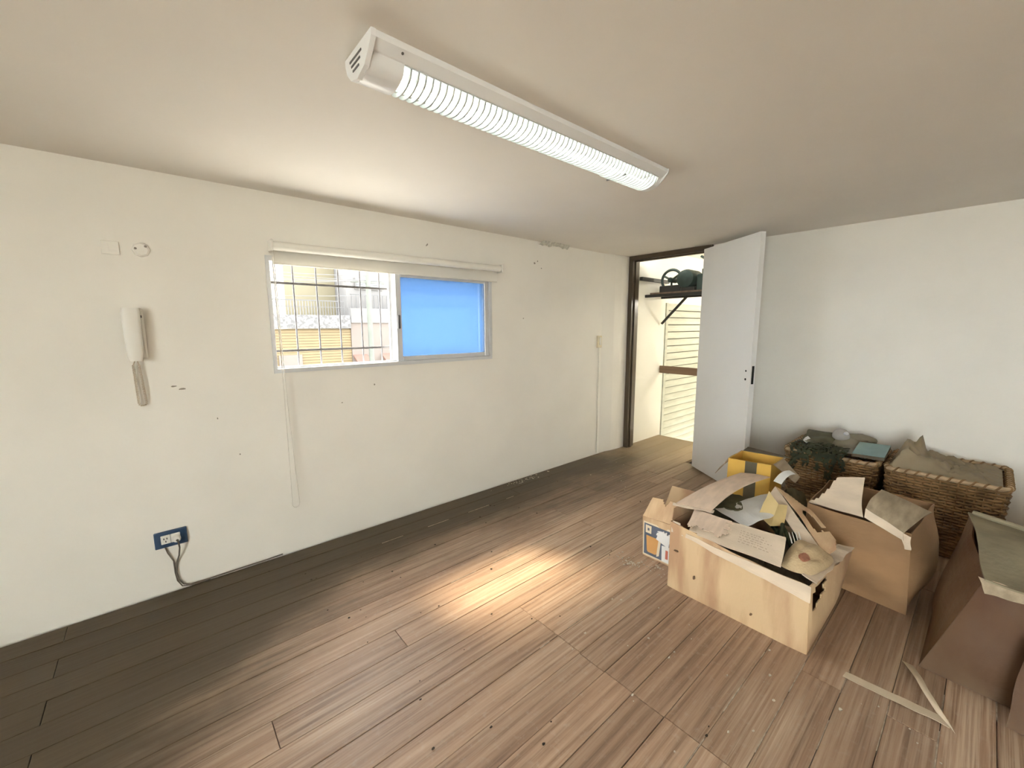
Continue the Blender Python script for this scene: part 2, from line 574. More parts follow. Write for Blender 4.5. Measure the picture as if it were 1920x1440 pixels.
        if smooth:
            for p in me.polygons:
                p.use_smooth = True
            try:
                me.set_sharp_from_angle(angle=math.radians(42))
            except Exception:
                pass
        ob = bpy.data.objects.new(name, me)
        COL.objects.link(ob)
        ORG[ob.name] = o
        if parent is not None:
            ob.parent = parent
            ob.location = o - ORG[parent.name]
        else:
            ob.location = o
        return ob


def empty(name, loc):
    e = bpy.data.objects.new(name, None)
    e.empty_display_size = 0.1
    COL.objects.link(e)
    e.location = loc
    ORG[e.name] = Vector(loc)
    return e


def tag(o, label=None, cat=None, group=None, kind=None):
    if label:
        o['label'] = label
    if cat:
        o['category'] = cat
    if group:
        o['group'] = group
    if kind:
        o['kind'] = kind
    return o


def bil(a, b, c, d, bow=(0, 0, 0), pin=False, amp=0.0, freq=8.0, seed=0.0, bowv=None):
    """surface through four corners a(u0v0) b(u1v0) c(u1v1) d(u0v1), bowed and crumpled"""
    a, b, c, d = map(Vector, (a, b, c, d))
    bow = Vector(bow)
    bv = Vector(bowv) if bowv else None

    def P(u, v):
        p = (a * (1 - u) + b * u) * (1 - v) + (d * (1 - u) + c * u) * v
        k = math.sin(PI * min(1, max(0, u))) ** 0.6 * min(1.0, 5 * max(v, 0)) if pin else 1.0
        p = p + bow * math.sin(PI * u)
        if bv:
            p = p + bv * (math.sin(PI * v) * k)
        if amp:
            p = p + noise.noise_vector(p * freq + Vector((seed, seed, seed))) * (amp * k)
        return p
    return P


def jag(x, seed, amp, freq=14):
    return amp * noise.fractal(Vector((x * freq, seed, 0)), 0.8, 2.0, 3)


def copy_tree(o, loc, parent=None):
    c = o.copy()
    COL.objects.link(c)
    c.location = loc
    c.parent = parent
    for ch in o.children:
        copy_tree(ch, ch.location, c)
    return c


# ================================================================== SETTING
XE, YN, HC = 4.21, 2.845, 2.23      # end wall, window wall, ceiling height
XW, YS = -3.0, -2.2                 # unseen walls behind the camera
T = 0.15
WX0, WX1, WZ0, WZ1 = 0.543, 2.219, 1.170, 1.870   # window opening

# floor with separate boards running along the window wall
fl = MB().box(XW, 5.03, YS, YN + T, -0.14, -0.030).build('floor', 'under')
tag(fl, kind='structure')
PWID = 0.1357
row_y = [1.606 + PWID * k for k in range(-28, 10)]
cache = {}
for r, y0 in enumerate(row_y):
    y1 = y0 + PWID
    if y1 > YN - 0.006:
        y1 = YN - 0.006
    if y1 - y0 < 0.02 or y0 < YS:
        continue
    rng = random.Random(100 + r)
    if 0.5 < y0 + PWID / 2 < 1.42:
        joints = [1.315 + rng.uniform(-0.004, 0.004)]
    elif y0 < 0.5:
        joints = [rng.choice((0.55, 1.315, 1.95)), 3.1]
    else:
        joints = [rng.choice((0.2, 0.75, 2.3, 2.85))]
    joints = [XW + 1.2 + 0.3 * (r % 3), -0.45 - 0.2 * (r % 2)] + joints + [3.4 + 0.25 * (r % 2)]
    xs = [XW + 0.01] + sorted(joints) + [5.02 if y0 > 1.95 else (4.19 if y0 < 1.9 else 5.02)]
    for x0, x1 in zip(xs[:-1], xs[1:]):
        if x1 - x0 < 0.12:
            continue
        g = rng.choice((0.0012, 0.0022, 0.0034))
        key = (round(x1 - x0, 3), round(y1 - y0, 3), round(g, 4))
        L_, W_ = x1 - x0 - 0.002, (y1 - y0) - g
        mb = MB()
        c = 0.0014
        mb.add([(-L_ / 2, -W_ / 2, -.028), (L_ / 2, -W_ / 2, -.028), (L_ / 2, W_ / 2, -.028), (-L_ / 2, W_ / 2, -.028),
                (-L_ / 2, -W_ / 2, -c), (L_ / 2, -W_ / 2, -c), (L_ / 2, W_ / 2, -c), (-L_ / 2, W_ / 2, -c),
                (-L_ / 2 + c, -W_ / 2 + c, 0), (L_ / 2 - c, -W_ / 2 + c, 0), (L_ / 2 - c, W_ / 2 - c, 0), (-L_ / 2 + c, W_ / 2 - c, 0)],
               [(3, 2, 1, 0), (0, 1, 5, 4), (1, 2, 6, 5), (2, 3, 7, 6), (3, 0, 4, 7), (4, 5, 9, 8), (5, 6, 10, 9), (6, 7, 11, 10), (7, 4, 8, 11), (8, 9, 10, 11)])
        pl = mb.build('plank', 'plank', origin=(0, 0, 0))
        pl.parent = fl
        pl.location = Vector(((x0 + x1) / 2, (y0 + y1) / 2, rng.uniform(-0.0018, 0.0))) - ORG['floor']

# pale dust packed in the open seams
for k, y in enumerate(row_y):
    if -0.7 < y < 0.62 or k % 5 == 0:
        rng = random.Random(900 + k)
        if y > 2.7:
            continue
        x = rng.uniform(0.3, 1.2)
        for q_ in range(rng.randint(3, 6)):
            l = rng.uniform(0.05, 0.32)
            w_ = rng.uniform(0.0010, 0.0022)
            MB().box(x, x + l, y - w_ + 0.0003, y + w_ + 0.0003, -0.020, 0.0003).build('seam_dust', 'seam', fl)
            x += l + rng.uniform(0.04, 0.35)
            if x > 2.3:
                break
# walls
wn = MB()
wn.box(XW - T, WX0, YN, YN + T, -0.14, HC)
wn.box(WX1, 3.78, YN, YN + T, -0.14, HC)
wn.box(WX0, WX1, YN, YN + T, -0.14, WZ0)
wn.box(WX0, WX1, YN, YN + T, WZ1, HC)
wn.prism([(3.78, 2.845), (3.86, 2.826), (3.95, 2.806), (4.06, 2.795), (4.36, 2.787), (4.36, YN + T), (3.78, YN + T)], 'z', -0.14, HC)
wn = tag(wn.build('wall_north', 'wall'), kind='structure')
we = tag(MB().box(XE, XE + T, YS - T, 1.865, -0.14, HC).build('wall_east', 'wall'), kind='structure')
tag(MB().box(XW - T, XE + T, YS - T, YS, -0.14, HC).build('wall_south', 'wall'), kind='structure')
V0, V1, VZ0, VZ1 = -2.10, -0.40, 0.35, 2.15     # unseen window added behind the camera to brighten the room
ww = MB()
ww.box(XW - T, XW, YS, V0, -0.14, HC)
ww.box(XW - T, XW, V1, YN, -0.14, HC)
ww.box(XW - T, XW, V0, V1, -0.14, VZ0)
ww.box(XW - T, XW, V0, V1, VZ1, HC)
tag(ww.build('wall_west', 'wall'), kind='structure')
w2 = tag(empty('window_added_fill', (XW, 0, VZ0)), kind='structure')
wf = MB()
for y in (V0, -1.54, -0.98, V1 - 0.04):
    wf.box(XW - 0.09, XW - 0.03, y, y + 0.04, VZ0, VZ1)
wf.box(XW - 0.09, XW - 0.03, V0, V1, VZ0, VZ0 + 0.04)
wf.box(XW - 0.09, XW - 0.03, V0, V1, VZ1 - 0.04, VZ1)
wf.build('window_frame', 'alu', w2)
for y in (V0, -1.54, -0.98):
    MB().box(XW - 0.064, XW - 0.058, y + 0.03, min(y + 0.57, V1 - 0.03), VZ0 + 0.03, VZ1 - 0.03).build('pane', 'glass', w2)
ce = tag(MB().box(XW - T, XE + T, YS - T, YN + T, HC, HC + 0.12).build('ceiling', 'ceil'), kind='structure')

# stair head beyond the door
tag(MB().box(4.36, 5.045, 2.795, YN + T, -2.6, 2.5).build('wall_stair_facade', 'stairwall'), kind='structure')
tag(MB().box(5.045, 7.4, 2.86, YN + T, 1.74, 2.5).build('wall_stair_lintel', 'stairwall'), kind='structure')
tag(MB().box(7.25, 7.4, 0.5, YN + T, -2.6, 2.5).build('wall_stair_end', 'stairwall'), kind='structure')
tag(MB().box(4.36, 7.4, 0.35, 0.5, -2.6, 2.5).build('wall_stair_side', 'stairwall'), kind='structure')
tag(MB().box(4.36, 7.4, 0.35, YN + T, 2.40, 2.5).build('ceiling_stair', 'stairwall'), kind='structure')
tag(MB().box(4.36, 7.4, 0.35, YN + T, -2.75, -2.6).build('floor_stair', 'landing'), kind='structure')
tag(MB().box(4.98, 5.03, 0.5, 2.795, -0.30, -0.14).build('trim_1', 'landing'), kind='structure')

# door: dark frame + white leaf swung into the room
dr = tag(empty('door_1', (4.25, 2.32, 0)), kind='structure')
fr = MB()
fr.prism([(4.185, 2.738), (4.225, 2.738), (4.225, 2.722), (4.262, 2.722), (4.262, 2.742), (4.325, 2.742), (4.325, 2.790), (4.185, 2.790)], 'z', 0, HC - 0.001)
fr.prism([(4.185, 1.912), (4.225, 1.912), (4.225, 1.928), (4.262, 1.928), (4.262, 1.908), (4.325, 1.908), (4.325, 1.862), (4.185, 1.862)], 'z', 0, HC - 0.001)
fr.prism([(4.185, 2.182), (4.225, 2.182), (4.225, 2.166), (4.262, 2.166), (4.262, 2.186), (4.325, 2.186), (4.325, HC - .001), (4.185, HC - .001)], 'y', 1.90, 2.75)
fr.build('door_frame', 'frame_dark', dr)
hx, hy = 4.095, 1.897
ddx, ddy = -0.556, -0.831
nx, ny = 0.831, -0.556
Lw, Tw = 0.765, 0.042
q = [(hx, hy), (hx + ddx * Lw, hy + ddy * Lw), (hx + ddx * Lw + nx * Tw, hy + ddy * Lw + ny * Tw), (hx + nx * Tw, hy + ny * Tw)]
leaf = MB().prism(q, 'z', 0.012, 2.178).build('door_leaf', 'door', dr)
ex, ey = q[1]


def on_face(s, z, off=0.0):
    return (hx + ddx * s - nx * off, hy + ddy * s - ny * off, z)


for s, z, r in ((Lw - 0.055, 1.075, 0.008), (Lw - 0.055, 1.005, 0.010)):
    MB().lathe([(r, -0.004), (r, 0.0015)], on_face(s, z), (-nx, -ny, 0), 14).build('lock_hole', 'hole', leaf)
# mortise lock slot in the free edge
c0 = Vector((ex + nx * Tw / 2, ey + ny * Tw / 2, 0))
sl = MB()
w_ = 0.010
pa = [(c0.x - nx * w_ + ddx * 0.0015, c0.y - ny * w_ + ddy * 0.0015), (c0.x + nx * w_ + ddx * 0.0015, c0.y + ny * w_ + ddy * 0.0015),
      (c0.x + nx * w_ - ddx * 0.004, c0.y + ny * w_ - ddy * 0.004), (c0.x - nx * w_ - ddx * 0.004, c0.y - ny * w_ - ddy * 0.004)]
sl.prism(pa, 'z', 0.97, 1.12).build('lock_slot', 'hole', leaf)
for z in (0.25, 1.1, 1.95):
    MB().lathe([(0.009, 0), (0.009, 0.09)], (4.165, 1.887, z), (0, 0, 1), 10).build('hinge', 'frame_dark', dr)

# window: aluminium frame, two sashes, blue film on the right one
win = tag(empty('window_1', (1.38, YN, WZ0)), kind='structure')
wf = MB()
fy0, fy1 = YN - 0.012, YN + 0.075
wf.box(WX0 - 0.004, WX0 + 0.014, fy0, fy1, WZ0, WZ1)
wf.box(WX1 - 0.020, WX1 + 0.004, fy0, fy1, WZ0, WZ1)
wf.box(WX0 + 0.014, WX1 - 0.020, fy0, fy1, WZ0, WZ0 + 0.026)
wf.box(WX0 + 0.014, WX1 - 0.020, fy0, fy1, WZ1 - 0.03, WZ1)
wf.box(WX0 + 0.014, WX1 - 0.020, YN + 0.030, YN + 0.034, WZ0 + 0.026, WZ0 + 0.038)
wf.box(WX0 + 0.014, WX0 + 0.024, YN + 0.030, YN + 0.034, WZ0 + 0.038, WZ1 - 0.03)
wf.build('window_frame', 'alu', win)


def sash(x0, x1, y, wd, glassmat):
    s = MB()
    z0, z1 = WZ0 + 0.028, WZ1 - 0.03
    s.box(x0, x0 + wd, y, y + 0.024, z0, z1, 0.003)
    s.box(x1 - wd, x1, y, y + 0.024, z0, z1, 0.003)
    s.box(x0 + wd, x1 - wd, y, y + 0.024, z0, z0 + wd * 0.8, 0.003)
    s.box(x0 + wd, x1 - wd, y, y + 0.024, z1 - wd * 0.8, z1, 0.003)
    so = s.build('sash', 'alu', win)
    MB().box(x0 + wd - 0.004, x1 - wd + 0.004, y + 0.010, y + 0.014, z0 + wd * 0.7, z1 - wd * 0.7).build('pane', glassmat, so)
    return so


sash(1.318, 2.165, YN + 0.040, 0.034, 'glass')
s2 = sash(1.352, WX1 - 0.021, YN + 0.002, 0.042, 'blue')
MB().box(1.358, 1.378, YN - 0.012, YN + 0.003, 1.435, 1.535, 0.004).build('latch', 'bar', s2)

# iron grille outside the glass
gr = empty('window_grille', (1.38, 2.975, WZ0))
tag(gr, 'grey iron bars fixed outside the sliding window', 'grille')
for x in (0.573, 0.71, 0.85, 0.99, 1.14, 1.28, 1.42, 1.56, 1.70, 1.845, 1.99, 2.135):
    MB().tube([(x, 2.962, WZ0 - 0.0), (x, 2.962, WZ1)], 0.0055, 8).build('bar', 'bar', gr, smooth=True)
for z in (1.30, 1.725):
    MB().box(WX0, WX1, 2.950, 2.955, z - 0.007, z + 0.007).build('cross_bar', 'bar', gr)

# ================================================================== OUTSIDE (across the street)
tag(MB().box(-40, 60, -40, 60, -3.2, -3.0).build('ground', 'street'), kind='structure')
kx = lambda x: 2.2 * x
kz = lambda z: 1.45 + 2.2 * (z - 1.45)
# boarded cream house
h = empty('boarded_house', (4, 22, -3.0))
tag(h, 'cream boarded house with a speckled parapet and roof terrace railing across the street', 'house')
MB().box(-6, 7.84, 22.0, 27, -3.0, 1.36).build('wall', 'cream_wall', h)
for k in range(14):
    z = 1.30 - k * 0.135
    MB().box(-6, 7.84, 21.96, 22.0, z - 0.115, z).build('siding_board', 'cream_wall', h)
MB().box(4.40, 5.42, 21.90, 21.97, -3.0, 0.12).build('door', 'beige_out', h)
MB().box(-6, 7.82, 21.8, 22.3, 1.38, 2.04).build('parapet', 'speckle', h)
rl = MB()
rl.box(-6, 7.6, 21.98, 22.02, 2.72, 2.77)
rl.box(-6, 7.6, 21.98, 22.02, 2.42, 2.45)
rail = rl.build('railing', 'rail_out', h)
for k in range(40):
    x = 2.5 + k * 0.13
    MB().box(x, x + 0.025, 21.985, 22.015, 2.04, 2.72).build('baluster', 'rail_out', rail)
MB().box(5.32, 7.84, 24.0, 27, 1.36, 5.2).build('stair_tower', 'cream_tower', h)
# white house
h2 = empty('white_house', (12, 22, -3.0))
tag(h2, 'white rendered house with grey shuttered windows and a beige ground floor', 'house')
MB().box(7.85, 22, 22.3, 28, -3.0, 6.2).build('wall', 'white_wall_out', h2)
MB().box(7.85, 22, 21.9, 22.3, -3.0, 1.66).build('ground_floor_wall', 'beige_out', h2)
MB().box(7.85, 22, 21.82, 22.3, 1.66, 2.42).build('balcony_front', 'white_wall_out', h2)
for x0, x1 in ((8.30, 8.98), (9.08, 9.80), (12.2, 13.2), (15.4, 16.4)):
    w = MB().box(x0, x1, 22.22, 22.3, 3.42, 4.02).build('window', 'white_wall_out', h2)
    for k in range(5):
        MB().box(x0 + 0.05, x1 - 0.05, 22.19, 22.22, 3.46 + k * 0.11, 3.55 + k * 0.11).build('shutter_slat', 'shutter_out', w)
rl = MB()
rl.box(7.9, 22, 21.9, 21.94, 3.10, 3.15)
rail = rl.build('balcony_railing', 'rail_out', h2)
for k in range(26):
    x = 7.95 + k * 0.24
    MB().box(x, x + 0.03, 21.9, 21.93, 2.42, 3.10).build('baluster', 'rail_out', rail)
for x0, x1 in ((7.88, 8.62), (9.42, 10.4), (12.5, 14.0)):
    MB().prism([(21.9, 0.0), (21.3, -0.32), (21.3, -0.42), (21.9, -0.10)], 'x', x0, x1).build('awning', 'awning', h2)
# pole and wires
p = empty('utility_pole', (8.35, 20.6, -3.0))
tag(p, 'pale concrete utility pole with crossarm and wires in front of the white house', 'pole')
MB().tube([(8.35, 20.6, -3.0), (8.35, 20.6, 5.4)], 0.13, 12).build('mast', 'pole', p, smooth=True)
MB().box(7.5, 9.2, 20.55, 20.65, 3.6, 3.7).build('crossarm', 'pole', p)
for i, (za, zb, ya, yb) in enumerate(((4.05, 3.72, 19.5, 20.6), (3.86, 3.70, 19.0, 20.6), (3.55, 3.72, 20, 20.6), (3.30, 3.0, 19.5, 20.6), (4.45, 3.74, 20, 20.6), (4.25, 3.95, 18.5, 20.6))):
    pts = []
    for k in range(13):
        s_ = k / 12
        pts.append((-4 + 12.35 * s_, ya + (yb - ya) * s_, za + (zb - za) * s_ - 0.35 * math.sin(PI * s_)))
    MB().tube(pts, 0.013, 5).build('wire', 'wire', p)

# ================================================================== STAIR HEAD
sh = empty('roller_shutter', (6.2, 2.83, -2.6))
tag(sh, 'cream slatted roller shutter beyond the open door', 'shutter')
SH = 0.094
slat_mesh = None
for k in range(26):
    z = 1.74 - (k + 1) * SH
    if slat_mesh is None:
        pr = [(2.846, 0.009)]
        for i in range(7):
            a = i / 6
            pr.append((2.818 - 0.006 * math.sin(PI * a) + 0.018 * a, 0.009 + (SH - 0.012) * a))
        pr.append((2.846, SH - 0.003))
        o = MB().prism([(y, zz) for y, zz in pr], 'x', 5.10, 7.20).build('slat', 'slat', sh, origin=(6.15, 2.84, 0))
        o.location = Vector((6.15, 2.84, z)) - ORG[sh.name]
        slat_mesh = o
    else:
        c = slat_mesh.copy()
        COL.objects.link(c)
        c.location = Vector((6.15, 2.84, z)) - ORG[sh.name]
MB().box(5.10, 7.24, 2.848, 2.856, -2.6, 1.74).build('added_leak_backing', 'groove_shade', sh)  # sheet added to stop daylight leaking between slats, coloured as groove shade
MB().box(5.046, 5.105, 2.78, 2.87, -2.6, 1.74, 0.004).build('guide_rail', 'slat', sh)

gb = MB().box(4.955, 4.985, 0.52, 2.794, 0.842, 0.935, 0.004).build('guard_board', 'railboard')
tag(gb, 'brown wooden guard board across the stair opening behind the door', 'board')

# motor on its iron shelf above the shutter
ms = empty('motor_shelf', (4.75, 2.5, 1.47))
tag(ms, 'brown board on black iron wall brackets carrying the shutter motor', 'shelf')
MB().box(4.60, 5.00, 2.08, 2.76, 1.818, 1.842).build('board', 'shelfwood', ms)
for x in (4.555, 4.93):
    MB().box(x - 0.016, x + 0.016, 2.05, 2.790, 1.786, 1.818).build('bracket_arm', 'iron', ms)
MB().tube([(4.93, 2.775, 1.475), (4.93, 2.465, 1.795)], 0.017, 8).build('brace', 'iron', ms)
MB().box(4.40, 5.02, 2.745, 2.785, 1.978, 2.018).build('wall_rail', 'iron', ms)
mo = empty('shutter_motor', (4.8, 2.45, 1.843))
tag(mo, 'dark green electric motor with a spoked pulley wheel on the bracket shelf', 'motor')
wx, wy, wz = 4.72, 2.555, 1.985
ring = [(wx, wy + 0.120 * math.cos(2 * PI * k / 28), wz + 0.120 * math.sin(2 * PI * k / 28)) for k in range(28)]
wh = MB().tube(ring, 0.016, 8, closed=True).build('pulley_wheel', 'motor', mo, smooth=True)
for a in (0.5, 0.5 + 2 * PI / 3, 0.5 + 4 * PI / 3):
    MB().tube([(wx, wy, wz), (wx, wy + 0.115 * math.cos(a), wz + 0.115 * math.sin(a))], 0.013, 6).build('spoke', 'motor', wh)
MB().lathe([(0.03, -0.04), (0.03, 0.10)], (wx, wy, wz), (1, 0, 0), 12).build('hub', 'motor', wh)
MB().lathe([(0.05, -0.13), (0.098, -0.12), (0.108, -0.08), (0.108, 0.12), (0.09, 0.15), (0.04, 0.16)], (4.80, 2.375, 1.985), (1, 0, 0), 20).build('motor_body', 'motor', mo, smooth=True)
MB().box(4.70, 4.96, 2.42, 2.70, 1.843, 1.925, 0.008).build('base', 'iron', mo)
MB().box(4.68, 4.96, 2.26, 2.42, 1.843, 1.89, 0.008).build('foot', 'iron', mo)
MB().box(4.72, 4.95, 2.06, 2.255, 1.843, 2.03, 0.01).build('gearbox', 'motor', mo)
MB().box(4.76, 4.92, 2.10, 2.22, 2.03, 2.09, 0.008).build('switch_housing', 'motor', mo)
MB().tube([(4.82, 2.17, 2.09), (4.82, 2.18, 2.15), (4.84, 2.23, 2.21), (4.86, 2.28, 2.24)], 0.014, 8).build('conduit', 'motor', mo, smooth=True)

# pendant added to brighten the stair head, hidden by the door
lp = empty('added_stair_lamp', (6.4, 1.3, 1.85))
tag(lp, 'added round pendant lamp lighting the stair well, hidden behind the door', 'lamp')
MB().tube([(6.4, 1.3, 2.40), (6.4, 1.3, 2.0)], 0.006, 8).build('stem', 'iron', lp)
MB().blob((6.4, 1.3, 1.93), (0.08, 0.08, 0.08), 16, 12, 0).build('globe', 'added_lamp_glow', lp, smooth=True)

# ================================================================== CEILING LIGHT
lt = empty('ceiling_light', (1.28, 1.245, HC))
tag(lt, 'long white fluorescent batten with a louvred cover on the ceiling', 'ceiling light')
LX0, LX1 = 0.507, 2.058
# housing: open trough
h_ = MB()
h_.prism([(1.148, HC - .0005), (1.151, 2.214), (1.176, 2.196), (1.184, 2.194), (1.186, 2.199), (1.160, 2.218), (1.158, HC - .0005)], 'x', LX0 + .012, LX1 - .02)
h_.prism([(1.336, HC - .0005), (1.334, 2.214), (1.330, 2.196), (1.322, 2.196), (1.326, 2.218), (1.326, HC - .0005)], 'x', LX0 + .012, LX1 - .02)
h_.box(LX0 + .012, LX1 - .02, 1.158, 1.327, 2.218, HC - 0.0005)
h_.build('housing', 'fixture', lt)
MB().lathe([(0.003, 0), (0.004, 0.0015)], (0.60, 1.156, 2.205), (0, -0.75, -0.65), 10).build('screw', 'bar', lt)
prof = [(1.146, HC - .0005), (1.148, 2.212), (1.172, 2.186), (1.20, 2.162), (1.253, 2.148), (1.30, 2.160), (1.327, 2.186), (1.338, 2.212), (1.339, HC - .0005)]
ec = MB().prism(prof, 'x', LX0, LX0 + 0.014).build('end_cap', 'fixture', lt)
for k, (zz, ya, yb) in enumerate(((2.207, 1.215, 1.30), (2.192, 1.225, 1.29), (2.177, 1.235, 1.28))):
    MB().box(LX0 - 0.002, LX0 + 0.001, ya, yb, zz - 0.0025, zz + 0.0025).build('vent_slot', 'bar', ec)
# rounded far end
e2 = MB()
pv = []
for i in range(6):
    a = i / 5 * PI / 2
    s_ = math.cos(a)
    pv.append([(LX1 - 0.025 + 0.025 * math.sin(a), 1.2425 + (y - 1.2425) * (0.72 + 0.28 * s_), HC - (HC - z) * (0.45 + 0.55 * s_)) for y, z in prof])
n_ = len(prof)
vs = [p for r in pv for p in r]
fs = []
for i in range(5):
    for k in range(n_ - 1):
        fs.append((i * n_ + k, (i + 1) * n_ + k, (i + 1) * n_ + k + 1, i * n_ + k + 1))
fs.append(tuple(5 * n_ + k for k in range(n_)))
fs.append(tuple(k for k in range(n_ - 1, -1, -1)))
e2.add(vs, fs).build('end_cap', 'fixture', lt, smooth=True)
arc = lambda y: 2.196 - 0.046 * math.sqrt(max(0.0, 1 - ((y - 1.2535) / 0.0725) ** 2))
ys_ = [1.181 + 0.145 * i / 14 for i in range(15)]
# opaque lamp-holder cover at one end
cv = [(y, arc(y)) for y in ys_] + [(1.326, 2.206), (1.181, 2.206)]
MB().prism(cv, 'x', LX0 + 0.012, LX0 + 0.112).build('lamp_holder_cover', 'fixture', lt, smooth=True)
MB().prism(cv, 'x', LX1 - 0.055, LX1 - 0.02).build('lamp_holder_cover', 'fixture', lt, smooth=True)
MB().tube([(LX0 + 0.115, 1.253, 2.176), (LX1 - 0.058, 1.253, 2.176)], 0.013, 14).build('fluorescent_tube', 'tube', lt, smooth=True)
fin_poly = [(y, arc(y)) for y in ys_] + [(1.322, 2.198), (1.310, 2.180), (1.29, 2.168), (1.253, 2.1595), (1.217, 2.168), (1.197, 2.180), (1.185, 2.198)]
fin = None
nf = 56
for k in range(nf):
    x = LX0 + 0.135 + (LX1 - LX0 - 0.20) * k / (nf - 1)
    if fin is None:
        fin = MB().prism(fin_poly, 'x', -0.0024, 0.0024).build('louver_fin', 'louver', lt, origin=(0, 1.245, HC))
        fin.location = (x - 1.28, 0, 0)
    else:
        c = fin.copy()
        COL.objects.link(c)
        c.location = (x - 1.28, 0, -0.004 if k > 42 else 0)
for (ya, yb) in ((1.181, 1.186), (1.321, 1.327)):
    MB().box(LX0 + 0.112, LX1 - 0.055, ya, yb, 2.192, 2.199).build('louver_rail', 'louver', lt)
MB().box(1.745, 1.751, 1.20, 1.31, 2.152, 2.158).build('louver_clip', 'bar', lt)

# ================================================================== THINGS ON THE WINDOW WALL
# roller blind
bl = empty('roller_blind', (1.425, 2.79, 1.90))
tag(bl, 'cream roller blind rolled up above the sliding window', 'blind')
MB().tube([(0.572, 2.795, 1.921), (2.278, 2.795, 1.934)], 0.026, 16).build('roll', 'blind_tube', bl, smooth=True)
MB().sheet(bil((0.578, 2.821, 1.922), (2.272, 2.821, 1.930), (2.272, 2.823, 1.828), (0.578, 2.823, 1.824), amp=0.002, freq=5), 24, 4, 0.0015).build('fabric', 'blind', bl)
MB().tube([(0.578, 2.823, 1.824), (2.272, 2.823, 1.828)], 0.005, 8).build('hem_bar', 'blind_tube', bl, smooth=True)
for x, z in ((0.560, 1.921), (2.280, 1.934)):
    MB().box(x, x + 0.012, 2.76, 2.845, z - 0.032, z + 0.032, 0.003).build('bracket', 'plastic', bl)
cp = []
for k in range(25):
    s_ = k / 24
    cp.append((0.567 + 0.006 * math.sin(3 * s_), 2.79, 1.92 - s_ * 1.58))
for k in range(1, 8):
    a = PI * k / 8
    cp.append((0.5885 - 0.0205 * math.cos(a), 2.79, 0.34 - 0.028 * math.sin(a)))
for k in range(25):
    s_ = 1 - k / 24
    cp.append((0.576 + 0.034 * s_ ** 2, 2.79, 1.92 - s_ * 1.58))
MB().tube(cp, 0.0024, 6).build('pull_cord', 'cord', bl)

# intercom handset
ic = empty('intercom_phone', (-0.06, YN, 1.29))
tag(ic, 'ivory wall intercom handset with a coiled cord', 'intercom')
MB().box(-0.100, -0.028, 2.822, YN + .001, 1.290, 1.548, 0.008).build('base_plate', 'plastic', ic)
hs = []
nsec = 14
for i in range(nsec + 1):
    s_ = i / nsec
    z = 1.285 + 0.262 * s_
    w = 0.031 + 0.006 * s_ - 0.006 * math.exp(-((s_ - 0.0) / 0.06) ** 2) - 0.004 * math.exp(-((s_ - 1.0) / 0.06) ** 2)
    d = 0.020 + 0.010 * abs(2 * s_ - 1) ** 2
    yc = 2.800 - 0.010 * math.sin(PI * s_)
    hs.append((z, w, d, yc))
v, f = [], []
ns = 16
for z, w, d, yc in hs:
    for k in range(ns):
        a = 2 * PI * k / ns
        cx, sy = math.cos(a), math.sin(a)
        v.append((-0.075 + w * math.copysign(abs(cx) ** 0.5, cx), yc + d * math.copysign(abs(sy) ** 0.5, sy), z))
for i in range(nsec):
    for k in range(ns):
        f.append((i * ns + k, i * ns + (k + 1) % ns, (i + 1) * ns + (k + 1) % ns, (i + 1) * ns + k))
f.append(tuple(range(ns)))
f.append(tuple(nsec * ns + k for k in range(ns)))
MB().add(v, f).build('handset', 'plastic', ic, smooth=True)
MB().box(-0.046, -0.034, 2.818, 2.824, 1.50, 1.512).build('hook_button', 'bar', ic)
path = []
for k in range(60):
    s_ = k / 59
    a = s_ * 2 * PI
    # hanging narrow loop
    if s_ < 0.46:
        u = s_ / 0.46
        pnt = (-0.090 + 0.004 * u, 1.262 - 0.195 * u)
    elif s_ < 0.54:
        u = (s_ - 0.46) / 0.08
        pnt = (-0.0715 - 0.0145 * math.cos(PI * u), 1.067 - 0.016 * math.sin(PI * u))
    else:
        u = (s_ - 0.54) / 0.46
        pnt = (-0.057 - 0.010 * u, 1.067 + 0.195 * u)
    path.append(pnt)
cl = []
for k in range(520):
    s_ = k / 519 * 59
    i = min(58, int(s_))
    t_ = s_ - i
    px = path[i][0] * (1 - t_) + path[i + 1][0] * t_
    pz = path[i][1] * (1 - t_) + path[i + 1][1] * t_
    a = k / 519 * 2 * PI * 62
    cl.append((px + 0.0050 * math.cos(a), 2.826 + 0.0050 * math.sin(a), pz))
MB().tube(cl, 0.0017, 5).build('coiled_cord', 'coil', ic, smooth=True)
for xe, xs_ in ((-0.090, -0.078), (-0.067, -0.074)):
    MB().tube([(xs_, 2.815, 1.295), ((xe + xs_) / 2, 2.82, 1.278), (xe, 2.822, 1.262)], 0.0028, 6).build('cord_end', 'coil', ic)

# two painted-over plates above
wp = empty('blank_wall_plate', (-0.118, YN, 1.80))
tag(wp, 'painted-over square blank plate on the wall above the intercom', 'wall plate')
MB().box(-0.152, -0.084, 2.838, YN + .001, 1.803, 1.868, 0.003).build('plate', 'wall', wp)
MB().box(-0.126, -0.121, 2.834, 2.839, 1.825, 1.853).build('ridge', 'wall', wp)
MB().box(-0.126, -0.095, 2.834, 2.839, 1.820, 1.825).build('ridge', 'wall', wp)
wp = empty('round_socket_plate', (-0.006, YN, 1.80))
tag(wp, 'painted-over rounded plate with two screws beside the square blank plate', 'wall plate')
MB().lathe([(0.036, 0), (0.035, 0.008), (0.028, 0.013)], (-0.006, YN, 1.838), (0, -1, 0), 8).build('plate', 'wall', wp)
for dx, dz in ((-0.020, 0.004), (0.019, 0.017)):
    MB().lathe([(0.006, 0), (0.005, 0.003)], (-0.006 + dx, 2.833, 1.838 + dz), (0, -1, 0), 10).build('screw', 'mark', wp)

